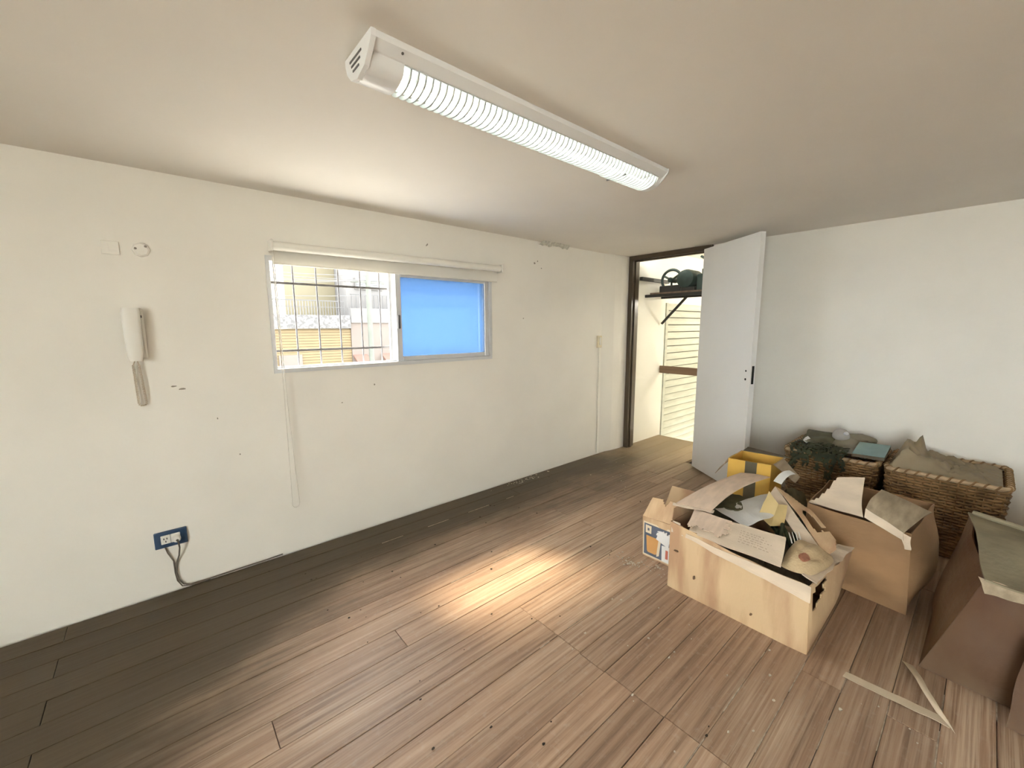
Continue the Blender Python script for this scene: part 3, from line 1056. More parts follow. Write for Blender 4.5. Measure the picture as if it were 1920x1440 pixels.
# blue outlet plate with plug and cables
ol = empty('wall_socket', (-0.028, YN, 0.26))
tag(ol, 'dark blue socket plate with white modules low on the wall', 'socket')
MB().box(-0.099, 0.041, 2.832, YN + .001, 0.259, 0.350, 0.003).build('plate', 'blueplate', ol)
for x0 in (-0.072, -0.030):
    md = MB().box(x0, x0 + 0.041, 2.827, 2.834, 0.282, 0.330, 0.002).build('socket_module', 'plastic', ol)
    if x0 < -0.05:
        for dx, dz in ((0.013, 0.030), (0.026, 0.030), (0.020, 0.014)):
            MB().box(x0 + dx - 0.002, x0 + dx + 0.002, 2.8262, 2.828, 0.282 + dz - 0.005, 0.282 + dz + 0.005).build('socket_slot', 'hole', md)
pg = empty('power_plug', (-0.006, 2.81, 0.285))
tag(pg, 'white round plug with a brown cable in the blue wall socket', 'plug')
MB().lathe([(0.019, 0), (0.019, 0.018), (0.013, 0.030)], (-0.006, 2.8265, 0.303), (0, -1, 0), 14).build('plug_body', 'plastic', pg, smooth=True)
MB().lathe([(0.006, 0), (0.006, 0.004)], (-0.004, 2.7965, 0.300), (0, -1, 0), 10).build('cable_entry', 'cable', pg)
MB().tube([(-0.004, 2.797, 0.300), (0.0, 2.795, 0.285), (0.002, 2.805, 0.25), (-0.004, 2.822, 0.20), (-0.019, 2.835, 0.155), (-0.024, 2.835, 0.10), (-0.018, 2.833, 0.055), (0.0, 2.832, 0.022), (0.03, 2.831, 0.008), (0.10, 2.831, 0.006), (0.22, 2.833, 0.006), (0.42, 2.835, 0.005), (0.50, 2.8395, 0.005)], 0.004, 7).build('cable', 'cable', pg, smooth=True)
cb = MB().tube([(-0.058, 2.838, 0.262), (-0.050, 2.836, 0.225), (-0.030, 2.837, 0.17), (-0.029, 2.836, 0.10), (-0.024, 2.834, 0.052), (-0.006, 2.825, 0.016), (0.04, 2.824, 0.005), (0.12, 2.825, 0.005)], 0.0035, 7).build('loose_cable', 'cable', smooth=True)
tag(cb, 'thin brown cable running from under the blue socket plate to the floor', 'cable')

# ivory switch near the door with a cable down the wall
sw = empty('surface_switch', (3.725, YN, 1.21))
tag(sw, 'yellowed surface switch with a white cable beside the door', 'switch')
MB().box(3.690, 3.762, 2.822, YN + .001, 1.213, 1.343, 0.004).build('box', 'plastic_old', sw)
MB().box(3.712, 3.742, 2.814, 2.823, 1.240, 1.325, 0.003).build('rocker', 'plastic', sw)
MB().tube([(3.728, 2.838, 1.213), (3.731, 2.839, 0.9), (3.726, 2.839, 0.6), (3.733, 2.839, 0.3), (3.73, 2.839, 0.005)], 0.0045, 7).build('cable', 'cord', sw, smooth=True)

# wall hook, small chips in the plaster and the peeling patch: parts of wall / ceiling
MB().tube([(1.615, 2.846, 2.055), (1.615, 2.828, 2.055), (1.612, 2.822, 2.062), (1.602, 2.826, 2.045)], 0.003, 6).build('nail', 'mark', wn)


def chip(x, z, rx, rz, seed):
    pts = []
    for k in range(10):
        a = 2 * PI * k / 10
        q = 1 + 0.5 * noise.noise(Vector((seed * 3.1, math.cos(a) * 1.5, math.sin(a) * 1.5)))
        pts.append((x + rx * q * math.cos(a), z + rz * q * math.sin(a)))
    MB().prism(pts, 'y', YN - 0.0012, YN + 0.002).build('plaster_chip', 'mark', wn)


for i, (x, z, rx, rz) in enumerate(((0.058, 1.138, .012, .004), (0.093, 1.120, .016, .005), (0.235, 0.935, .003, .006), (0.325, 0.705, .004, .006),
                                    (1.162, 1.043, .005, .006), (0.93, 0.94, .005, .004), (2.60, 1.522, .006, .004), (2.74, 2.03, .012, .008), (2.78, 2.05, .006, .008),
                                    (2.83, 1.99, .006, .005))):
    chip(x, z, rx, rz, i)
for i in range(9):
    rng = random.Random(40 + i)
    x = 2.78 + 0.30 * i / 8
    a = rng.uniform(-0.5, 0.5)
    w, l = rng.uniform(.035, .06), rng.uniform(.05, .09)
    b0 = Vector((x, 2.78 + rng.uniform(-.02, .045), HC + 0.001))
    ux = Vector((math.cos(a), math.sin(a), 0)) * l
    uy = Vector((-math.sin(a), math.cos(a), 0)) * w + Vector((0, 0, -rng.uniform(.014, .036)))
    MB().sheet(bil(b0, b0 + ux, b0 + ux + uy, b0 + uy, amp=0.012, freq=30, seed=i, bowv=(0, 0, -0.006)), 6, 5, 0.002).build('paint_flake', 'flake', ce)

# ================================================================== BOXES ON THE FLOOR
# ---- big open carton
bx = empty('cardboard_box', (2.33, 0.72, 0))
tag(bx, 'large open tan cardboard carton heaped with torn packaging', 'box')
th = 0.005
body = MB()
body.sheet(bil((2.060, 1.05, 0.002), (2.060, 0.395, 0.002), (2.062, 0.408, 0.322), (2.054, 1.047, 0.388), amp=0.007, freq=7, bow=(0, 0, -0.010), bowv=(-0.010, 0, 0), pin=True), 26, 14, th)
body.sheet(bil((2.060, 0.395, 0.002), (2.585, 0.395, 0.002), (2.575, 0.352, 0.325), (2.062, 0.408, 0.322), amp=0.012, freq=9, seed=3, bowv=(0, -0.020, 0), pin=True), 22, 16, th,
           keep=lambda u, v: not (0.05 + jag(v, 1, .05) < u < 0.30 + jag(v, 2, .08) and 0.62 + 0.6 * (u - .05) + jag(u, 4, .06) < v < 0.93))
body.sheet(bil((2.585, 0.395, 0.002), (2.585, 1.05, 0.002), (2.59, 1.05, 0.36), (2.575, 0.352, 0.325), amp=0.006, freq=7, seed=5, pin=True), 16, 8, th)
body.sheet(bil((2.585, 1.05, 0.002), (2.060, 1.05, 0.002), (2.054, 1.047, 0.388), (2.59, 1.05, 0.36), amp=0.006, freq=7, seed=8, pin=True), 14, 8, th)
body.box(2.064, 2.58, 0.40, 1.045, 0.001, 0.007)
bo = body.build('body', 'card', bx)
MB().sheet(bil((2.050, 0.955, 0.352), (2.047, 0.399, 0.330), (2.036, 0.394, 0.262), (2.046, 0.955, 0.332), amp=0.006, freq=12, seed=11, bow=(0, 0, -0.004)), 26, 6, 0.004).build('front_flap', 'card_pale', bx)
MB().sheet(bil((2.085, 0.392, 0.333), (2.57, 0.345, 0.335), (2.53, 0.43, 0.352), (2.11, 0.47, 0.345), amp=0.014, freq=12, seed=14), 18, 7, 0.004,
           keep=lambda u, v: v < 0.75 + jag(u, 9, .25)).build('side_flap', 'card_pale', bx)
MB().sheet(bil((2.075, 1.052, 0.386), (2.56, 1.052, 0.362), (2.50, 1.062, 0.440), (2.11, 1.064, 0.438), amp=0.006, freq=9, seed=15), 12, 5, 0.004).build('rear_flap', 'card', bx)
MB().sheet(bil((2.052, 1.045, 0.335), (2.052, 0.975, 0.33), (2.075, 0.985, 0.392), (2.06, 1.04, 0.402), amp=0.008, freq=20, seed=16), 8, 8, 0.004,
           keep=lambda u, v: v < 0.8 + jag(u, 3, .3)).build('torn_corner', 'card_pale', bx)
# damp stain streaks / tape line on the front face
MB().sheet(bil((2.0555, 0.905, 0.13), (2.0555, 0.893, 0.13), (2.0525, 0.893, 0.30), (2.0525, 0.905, 0.30), amp=0.0), 2, 10, 0.003).build('tape_seam', 'card_brown', bx)

for q_, (yy, zz, w_, h_) in enumerate(((1.005, 0.235, 0.013, 0.004), (0.900, 0.128, 0.005, 0.010), (0.62, 0.075, 0.005, 0.005))):
    pts = []
    for k in range(9):
        a = 2 * PI * k / 9
        r_ = 1 + 0.5 * noise.noise(Vector((q_ * 3.3, math.cos(a) * 2, math.sin(a) * 2)))
        pts.append((yy + w_ * r_ * math.cos(a), zz + h_ * r_ * math.sin(a)))
    MB().prism(pts, 'x', 2.041, 2.060).build('puncture', 'card_dark', bx)
# torn paper wads inside: fills the carton
MB_in = MB().sheet(lambda u, v: Vector((2.09 + 0.47 * u, 0.43 + 0.58 * v, 0.265 + 0.05 * math.sin(PI * u) * math.sin(PI * v) + 0.035 * noise.noise(Vector((u * 7, v * 7, 2))))), 28, 28, 0.006)
cr = MB_in.build('crumpled_lining', 'inside')
tag(cr, 'dark crumpled packing lining inside the large open carton', 'packing')

# bent cardboard sheet on top
def bent(u, v):
    # u along (near -> far), v across (left -> right)
    a = Vector((2.150, 1.075, 0.452)) * (1 - u) + Vector((2.83, 0.985, 0.492)) * u
    b = Vector((2.215, 0.905, 0.446)) * (1 - u) + Vector((2.865, 0.825, 0.498)) * u
    b = b + Vector((-0.05, 0.004, 0.036)) * math.sin(PI * u)
    a = a + Vector((0, 0, 0.018)) * math.sin(PI * u)
    return a * (1 - v) + b * v + Vector((0, 0, 0.006)) * math.sin(PI * v)


o = MB().sheet(bent, 22, 8, 0.004).build('bent_cardboard_sheet', 'card_pink')
tag(o, 'long bent pinkish cardboard sheet lying over the open carton', 'cardboard')
o2 = MB().sheet(bil((2.135, 1.085, 0.444), (2.215, 0.895, 0.438), (2.235, 0.895, 0.447), (2.15, 1.09, 0.452), amp=0.006, freq=20), 12, 3, 0.003)
o2.build('folded_edge', 'card_pale', o)
# dark bag under it
o = MB().blob((2.48, 0.88, 0.382), (0.17, 0.105, 0.055), 26, 14, 0.25, 2.5, 2.4, 4.0).build('dark_plastic_bag', 'greenbag', smooth=True)
tag(o, 'dark grey plastic bag under the bent cardboard sheet', 'bag')
# milky plastic sheet
o = MB().sheet(bil((2.30, 0.915, 0.428), (2.75, 0.775, 0.448), (2.47, 0.655, 0.440), (2.21, 0.72, 0.428), amp=0.014, freq=9, seed=2), 18, 14, 0.002).build('plastic_sheet', 'whitefilm')
tag(o, 'milky white plastic sheet in the middle of the open carton', 'plastic sheet')

# torn sheet with print on the front rim
TS = bil((2.038, 0.955, 0.372), (2.072, 0.522, 0.352), (2.215, 0.548, 0.436), (2.205, 0.990, 0.425), amp=0.005, freq=8, seed=21)
ts = MB().sheet(TS, 30, 12, 0.005, keep=lambda u, v: u > 0.02 + jag(v, 6, .03) and not (v < 0.10 + jag(u, 7, .04) and u < 0.12)).build('torn_cardboard_sheet', 'card_pale')
tag(ts, 'torn pale cardboard sheet with rows of faded print on the carton rim', 'cardboard')


def above(P, off):
    def Q(u, v):
        e = 0.01
        p = Vector(P(u, v))
        n = (Vector(P(u + e, v)) - Vector(P(u - e, v))).cross(Vector(P(u, v + e)) - Vector(P(u, v - e))).normalized()
        return p + n * off
    return Q


LAY = above(TS, 0.0055)
MB().sheet(lambda u, v: LAY(u * 0.47, 0.20 + 0.80 * v) + Vector((-0.012, 0, 0.006)) * (1 - v) ** 2, 26, 14, 0.004,
           keep=lambda u, v: u < 0.93 + jag(v, 30, .12, 8) and v > 0.10 + jag(u, 31, .22, 6)).build('torn_layer', 'card_pink', ts)
pr = MB()
PRT = above(TS, 0.0040)
rng = random.Random(5)
for r in range(6):
    v0 = 0.30 + r * 0.085
    u = 0.56
    while u < 0.88 - 0.04 * (r % 3):
        w = rng.uniform(0.008, 0.035)
        pr.sheet(lambda a, b, u=u, w=w, v0=v0: PRT(u + w * a, v0 + 0.028 * b), 1, 1, 0.0006)
        u += w + rng.uniform(0.008, 0.02)
pr.build('faded_print', 'ink', ts)

# folded manila card
mc = empty('manila_folder', (2.47, 0.69, 0.38))
tag(mc, 'folded yellow card standing among the packaging', 'folder')
MB().sheet(bil((2.405, 0.735, 0.425), (2.36, 0.660, 0.405), (2.50, 0.668, 0.480), (2.60, 0.745, 0.505), amp=0.004, freq=12), 8, 8, 0.004).build('panel', 'manila', mc)
MB().sheet(bil((2.36, 0.660, 0.405), (2.42, 0.615, 0.400), (2.55, 0.640, 0.470), (2.50, 0.668, 0.480), amp=0.004, freq=12, seed=5), 8, 8, 0.004).build('panel', 'manila', mc)
# long strip panel with hand hole
A_, B_ = Vector((2.705, 0.748, 0.505)), Vector((2.315, 0.408, 0.362))
lpn = empty('panel_with_handle_hole', (2.5, 0.55, 0.35))
tag(lpn, 'long tan cardboard panel with an oval hand hole leaning across the carton', 'cardboard')
C_, D_ = Vector((2.405, 0.372, 0.395)), Vector((2.73, 0.635, 0.455))
MB().sheet(bil(A_, B_, C_, D_, amp=0.005, freq=9, seed=7, bow=(0.0, -0.015, 0.0)), 34, 14, 0.005,
           keep=lambda u, v: ((u - 0.52) / 0.20) ** 2 + ((v - 0.52) / 0.27) ** 2 > 1 and not (v > 0.70 and 0.62 < u < 0.70) and (v < 0.98 - 2.2 * max(0, u - 0.88)) and (v < 0.35 + 2.6 * u)).build('panel', 'card', lpn)
MB().sheet(bil(A_, B_, B_ + Vector((-0.045, 0.045, -0.005)), A_ + Vector((-0.075, 0.005, -0.035)), amp=0.004, freq=9, seed=9), 24, 4, 0.005).build('folded_strip', 'card_pale', lpn)
# cloth bag with round stamp
def pillow(h):
    base = bil((2.095, 0.545, 0.338), (2.115, 0.410, 0.340), (2.350, 0.365, 0.346), (2.41, 0.550, 0.352))

    def P(u, v):
        uu, vv = min(1, max(0, u)), min(1, max(0, v))
        k = (max(0, 1 - abs(2 * uu - 1) ** 2.5) * max(0, 1 - abs(2 * vv - 1) ** 2.5)) ** 0.55
        p = base(u, v)
        # rounded outline
        c = base(0.5, 0.5)
        r = 0.86 + 0.14 * (1 - (abs(2 * uu - 1) * abs(2 * vv - 1)) ** 1.5)
        p = c + (p - c) * r
        n = noise.noise(Vector((u * 4, v * 4, 9.5)))
        return p + Vector((0, 0, h * k * (1 + 0.45 * n)))
    return P


PT = pillow(0.058)
pb = MB().sheet(PT, 26, 22, 0.003)
pb.sheet(pillow(-0.012), 12, 10, 0.003)
cb = pb.build('cloth_pouch', 'cloth', smooth=True)
tag(cb, 'tan cloth pouch with a faded round red stamp on the carton corner', 'pouch')
PS = above(PT, 0.0030)
st = MB().sheet(lambda a, b: PS(0.44 + 0.28 * a, 0.14 + 0.21 * b), 18, 18, 0.0008, keep=lambda a, b: (a - .5) ** 2 + (b - .5) ** 2 < .25)
st.build('round_stamp', 'stamp', cb)
# dark green strips and brush bristles
db = empty('green_strip_bundle', (2.42, 0.56, 0.33))
tag(db, 'bundle of dark green plastic strips between the card pieces', 'strips')
for i in range(9):
    rng = random.Random(60 + i)
    p0 = Vector((2.30 + 0.022 * i, 0.60 - 0.012 * i + rng.uniform(-.02, .02), 0.325))
    p1 = p0 + Vector((rng.uniform(.06, .14), rng.uniform(.0, .09), rng.uniform(.06, .10)))
    MB().tube([p0, (p0 + p1) / 2 + Vector((0, 0, .02)), p1], 0.010, 6).build('strip', 'darkgreen', db)
for i in range(4):
    x = 2.31 + 0.014 * i
    MB().tube([(x, 0.545 - 0.01 * i, 0.375), (x - 0.01, 0.560 - 0.01 * i, 0.430)], 0.0035, 5, r2=0.0015).build('bristle', 'plastic', db)

# ---- small printed box behind the left corner
sb = empty('printed_carton', (2.36, 1.2, 0))
tag(sb, 'small open carton printed with an orange cup on blue, wedged beside the large carton', 'box')
b = MB()
b.sheet(bil((2.240, 1.318, 0.002), (2.240, 1.09, 0.002), (2.240, 1.085, 0.275), (2.240, 1.328, 0.258), amp=0.003, freq=8), 8, 8, 0.004)
b.sheet(bil((2.240, 1.09, 0.002), (2.50, 1.09, 0.002), (2.50, 1.09, 0.26), (2.240, 1.085, 0.275), amp=0.003, freq=8), 8, 8, 0.004)
b.sheet(bil((2.50, 1.09, 0.002), (2.50, 1.318, 0.002), (2.50, 1.32, 0.26), (2.50, 1.09, 0.26), amp=0.003, freq=8), 8, 8, 0.004)
b.sheet(bil((2.50, 1.318, 0.002), (2.240, 1.318, 0.002), (2.240, 1.328, 0.258), (2.50, 1.32, 0.26), amp=0.003, freq=8), 8, 8, 0.004)
b.box(2.243, 2.497, 1.093, 1.315, 0.001, 0.006)
b.build('body', 'card', sb)
MB().sheet(bil((2.240, 1.328, 0.260), (2.240, 1.085, 0.277), (2.285, 1.12, 0.395), (2.300, 1.300, 0.375), amp=0.004, freq=9), 24, 10, 0.004,
           keep=lambda u, v: v < 1.01 - 0.55 * max(0, 0.16 - abs(u - 0.55)) / 0.16 * 0.55).build('front_flap', 'card', sb)
MB().sheet(bil((2.243, 1.085, 0.277), (2.47, 1.09, 0.262), (2.42, 1.075, 0.40), (2.28, 1.070, 0.41), amp=0.004, freq=9), 10, 8, 0.004).build('side_flap', 'card', sb)
MB().sheet(bil((2.495, 1.09, 0.262), (2.495, 1.318, 0.262), (2.60, 1.33, 0.36), (2.60, 1.11, 0.37), amp=0.004, freq=9), 10, 8, 0.004).build('rear_flap', 'card', sb)


def decal(parent, name, m, poly, x, z=None):
    MB().prism(poly, 'x', x - 0.0012, x).build(name, m, parent)


X_ = 2.2372
decal(sb, 'border_print', 'printcream', [(1.316, 0.012), (1.135, 0.012), (1.135, 0.235), (1.320, 0.232)], X_)
decal(sb, 'blue_print', 'printblue', [(1.309, 0.020), (1.135, 0.020), (1.135, 0.222), (1.313, 0.222)], X_ - 0.0010)
decal(sb, 'logo_print', 'printcream', [(1.301, 0.163), (1.263, 0.163), (1.263, 0.213), (1.303, 0.213)], X_ - 0.0020)
decal(sb, 'logo_print', 'printblue', [(1.288, 0.180), (1.276, 0.180), (1.276, 0.196), (1.288, 0.196)], X_ - 0.0030)
decal(sb, 'cup_print', 'printorange', [(1.288, 0.046), (1.280, 0.038), (1.232, 0.038), (1.222, 0.046), (1.212, 0.146), (1.296, 0.146)], X_ - 0.0020)
decal(sb, 'cup_shadow_print', 'printcream', [(1.222, 0.030), (1.206, 0.040), (1.196, 0.150), (1.212, 0.150), (1.222, 0.046)], X_ - 0.0022)
decal(sb, 'label', 'paper', [(1.187, 0.020), (1.110, 0.020), (1.107, 0.125), (1.19, 0.118)], X_ - 0.0032)
decal(sb, 'label_print', 'printred', [(1.163, 0.042), (1.147, 0.042), (1.147, 0.098), (1.163, 0.098)], X_ - 0.0042)
MB().sheet(bil((2.228, 1.235, 0.155), (2.226, 1.14, 0.120), (2.229, 1.13, 0.222), (2.231, 1.215, 0.205), amp=0.008, freq=18), 10, 10, 0.002,
           keep=lambda u, v: v < 0.9 + jag(u, 17, .3) and u > 0.05 + jag(v, 12, .2)).build('torn_paper', 'paper', sb)

# ---- yellow box behind
yb = empty('yellow_box', (3.02, 0.96, 0))
tag(yb, 'open yellow carton with a dark stripe standing behind the large carton', 'box')
b = MB()
yx0, yx1, yy0, yy1 = 2.90, 3.14, 0.835, 1.092
b.sheet(bil((yx0, yy1, 0.002), (yx0, yy0, 0.002), (yx0, yy0, 0.568), (yx0, yy1, 0.552)), 4, 4, 0.004)
b.sheet(bil((yx0, yy0, 0.002), (yx1, yy0, 0.002), (yx1, yy0, 0.565), (yx0, yy0, 0.568)), 4, 4, 0.004)
b.sheet(bil((yx1, yy0, 0.002), (yx1, yy1, 0.002), (yx1, yy1, 0.555), (yx1, yy0, 0.565)), 4, 4, 0.004)
b.sheet(bil((yx1, yy1, 0.002), (yx0, yy1, 0.002), (yx0, yy1, 0.552), (yx1, yy1, 0.555)), 4, 4, 0.004)
b.box(yx0, yx1, yy0, yy1, 0.001, 0.006)
b.build('body', 'yellow', yb)
MB().prism([(0.985, 0.01), (0.915, 0.01), (0.915, 0.562), (0.985, 0.558)], 'x', yx0 - 0.0045, yx0 - 0.002).build('stripe', 'stripe', yb)
MB().sheet(bil((yx1, yy1 - .005, 0.555), (yx1, yy0, 0.565), (yx1 + 0.10, yy0 - 0.02, 0.545), (yx1 + 0.10, yy1, 0.562), amp=0.004), 8, 4, 0.004).build('rear_flap', 'inside', yb)
MB().sheet(bil((yx0 + .01, yy1, 0.552), (yx1, yy1, 0.555), (yx1 + 0.05, yy1 + 0.085, 0.47), (yx0 - 0.02, yy1 + 0.075, 0.43), amp=0.008), 8, 6, 0.004).build('left_flap', 'card_dusty', yb)
MB().sheet(bil((yx0 + .03, yy0 - .004, 0.565), (yx1 - .02, yy0 - .004, 0.565), (yx1 - 0.03, 0.725, 0.470), (yx0 + 0.09, 0.72, 0.460), amp=0.004), 8, 6, 0.004).build('right_flap', 'card_dusty', yb)
o = MB().sheet(bil((2.84, 0.80, 0.486), (2.84, 0.755, 0.476), (2.98, 0.72, 0.520), (3.00, 0.76, 0.530), bowv=(0, 0, 0.022), amp=0.004), 6, 8, 0.002).build('curled_paper_strip', 'paper')
tag(o, 'small curled white paper strip beside the yellow carton', 'paper')
o = MB().blob((3.06, 0.735, 0.19), (0.12, 0.075, 0.20), 22, 14, 0.15, 2, 2.3, 3.0, flat=0.004).build('olive_bag', 'olive', smooth=True)
tag(o, 'dark olive bag slumped between the cartons and the baskets', 'bag')
# small brown carton offcut left behind the bent sheet
o = MB().sheet(bil((2.62, 1.24, 0.003), (2.62, 1.10, 0.003), (2.86, 1.16, 0.24), (2.86, 1.30, 0.22), amp=0.01, freq=8), 8, 8, 0.004).build('brown_cardboard_offcut', 'card_brown')
tag(o, 'brown cardboard offcut leaning behind the bent sheet near the door', 'cardboard')

# ---- bulging brown carton with raised flaps
bb = empty('bulging_carton', (3.0, 0.36, 0))
tag(bb, 'bulging brown carton with two raised dusty flaps in front of the wicker baskets', 'box')
def side(a, b_, c, d, out, amp, seed, n=18):
    return bil(a, b_, c, d, amp=amp, freq=5, seed=seed, pin=True, bowv=tuple(1.3 * k for k in out))
P0, P1, P2, P3 = (2.735, 0.140, 0.002), (2.790, 0.610, 0.002), (3.32, 0.62, 0.002), (3.32, 0.150, 0.002)
Q0, Q1, Q2, Q3 = (2.745, 0.160, 0.425), (2.790, 0.600, 0.428), (3.28, 0.60, 0.44), (3.24, 0.115, 0.45)
b = MB()
b.sheet(side(P1, P0, Q0, Q1, (-0.045, 0, 0), 0.012, 1), 20, 16, 0.005)
b.sheet(side(P0, P3, Q3, Q0, (0, -0.060, 0), 0.012, 2), 20, 16, 0.005)
b.sheet(side(P3, P2, Q2, Q3, (0.02, 0, 0), 0.006, 3), 12, 10, 0.005)
b.sheet(side(P2, P1, Q1, Q2, (0, 0.02, 0), 0.006, 4), 12, 10, 0.005)
b.sheet(bil(P0, P3, P2, P1), 4, 4, 0.003)
b.build('body', 'card_brown', bb, smooth=True)
MB().sheet(bil((2.795, 0.602, 0.430), (2.795, 0.352, 0.425), (2.955, 0.388, 0.598), (2.955, 0.555, 0.548), amp=0.006, freq=8, bowv=(-0.02, 0, -0.025)), 18, 14, 0.005,
           keep=lambda u, v: not (u < 0.30 * max(0, v - 0.1) * 1.0)).build('raised_flap', 'card_pale', bb)
MB().sheet(bil((2.79, 0.345, 0.480), (2.72, 0.185, 0.428), (2.995, 0.108, 0.478), (2.995, 0.315, 0.540), amp=0.006, freq=8, bowv=(0, 0, 0.012)), 16, 14, 0.005).build('folded_flap', 'card_dusty', bb)
MB().sheet(bil((2.765, 0.345, 0.438), (2.705, 0.180, 0.395), (2.72, 0.185, 0.430), (2.79, 0.345, 0.482), amp=0.004, freq=12), 10, 4, 0.004).build('flap_edge', 'card_pale', bb)
MB().sheet(bil((2.722, 0.205, 0.425), (2.715, 0.155, 0.42), (2.700, 0.155, 0.36), (2.700, 0.175, 0.36), amp=0.008, freq=30), 6, 6, 0.003).build('torn_tab', 'card_pale', bb)

# ---- dark trunk-like box at the right
P0, P1, P2, P3 = (2.350, 0.058, 0.002), (2.320, -0.62, 0.002), (2.93, -0.62, 0.002), (2.96, 0.05, 0.002)
Q0, Q1, Q2, Q3 = (2.43, -0.085, 0.440), (2.42, -0.60, 0.43), (2.95, -0.62, 0.50), (2.99, -0.022, 0.512)
db_ = empty('dark_fibre_box', (2.65, -0.28, 0))
tag(db_, 'sagging dark brown box with a dusty grey lid near the floor tape', 'box')
b = MB()
b.sheet(bil(P0, P1, Q1, Q0, amp=0.018, freq=5, seed=1, bowv=(-0.02, 0, 0), pin=True), 20, 16, 0.006)
b.sheet(bil(P3, P0, Q0, Q3, amp=0.018, freq=5, seed=2, bowv=(0, 0.030, 0), pin=True), 20, 16, 0.006)
b.sheet(bil(P1, P2, Q2, Q1, amp=0.006, freq=5, seed=3), 10, 10, 0.006)
b.sheet(bil(P2, P3, Q3, Q2, amp=0.006, freq=5, seed=4), 10, 10, 0.006)
b.build('body', 'card_dark', db_)
MB().sheet(bil((2.415, -0.070, 0.440), (2.41, -0.61, 0.435), (2.96, -0.62, 0.505), (3.00, -0.012, 0.522), amp=0.020, freq=5, seed=6, bowv=(0, 0, 0.008)), 26, 22, 0.007).build('lid', 'dust_top', db_)
MB().tube([(2.99, -0.03, 0.527), (2.93, -0.20, 0.522), (2.94, -0.42, 0.517), (2.92, -0.6, 0.512)], 0.012, 8).build('lid_fold', 'dust_top', db_, smooth=True)
MB().sheet(bil((2.425, -0.065, 0.445), (2.415, -0.20, 0.440), (2.395, -0.21, 0.405), (2.40, -0.085, 0.395), amp=0.012, freq=18), 12, 5, 0.004).build('frayed_edge', 'card_dusty', db_)
MB().sheet(bil((2.30, -0.21, 0.30), (2.30, -0.60, 0.32), (2.17, -0.58, 0.004), (2.215, -0.175, 0.004), amp=0.012, freq=6), 14, 10, 0.005).build('hanging_flap', 'card_dark', db_)

# ---- floor tape strips
o = MB().sheet(bil((2.035, 0.262, 0.004), (2.045, -0.045, 0.005), (2.088, -0.040, 0.005), (2.075, 0.256, 0.004), amp=0.004, freq=14), 18, 3, 0.002).build('tape_strip', 'tape')
tag(o, 'straight strip of beige tape stuck along the floor boards', 'tape')
o = MB().sheet(bil((2.325, 0.112, 0.008), (2.10, -0.010, 0.006), (2.030, -0.062, 0.006), (2.325, 0.074, 0.008), amp=0.006, freq=12, bow=(0, 0.010, 0.018)), 18, 5, 0.002).build('curled_tape', 'tape')
tag(o, 'curled beige tape strip lifting beside the dark box', 'tape')

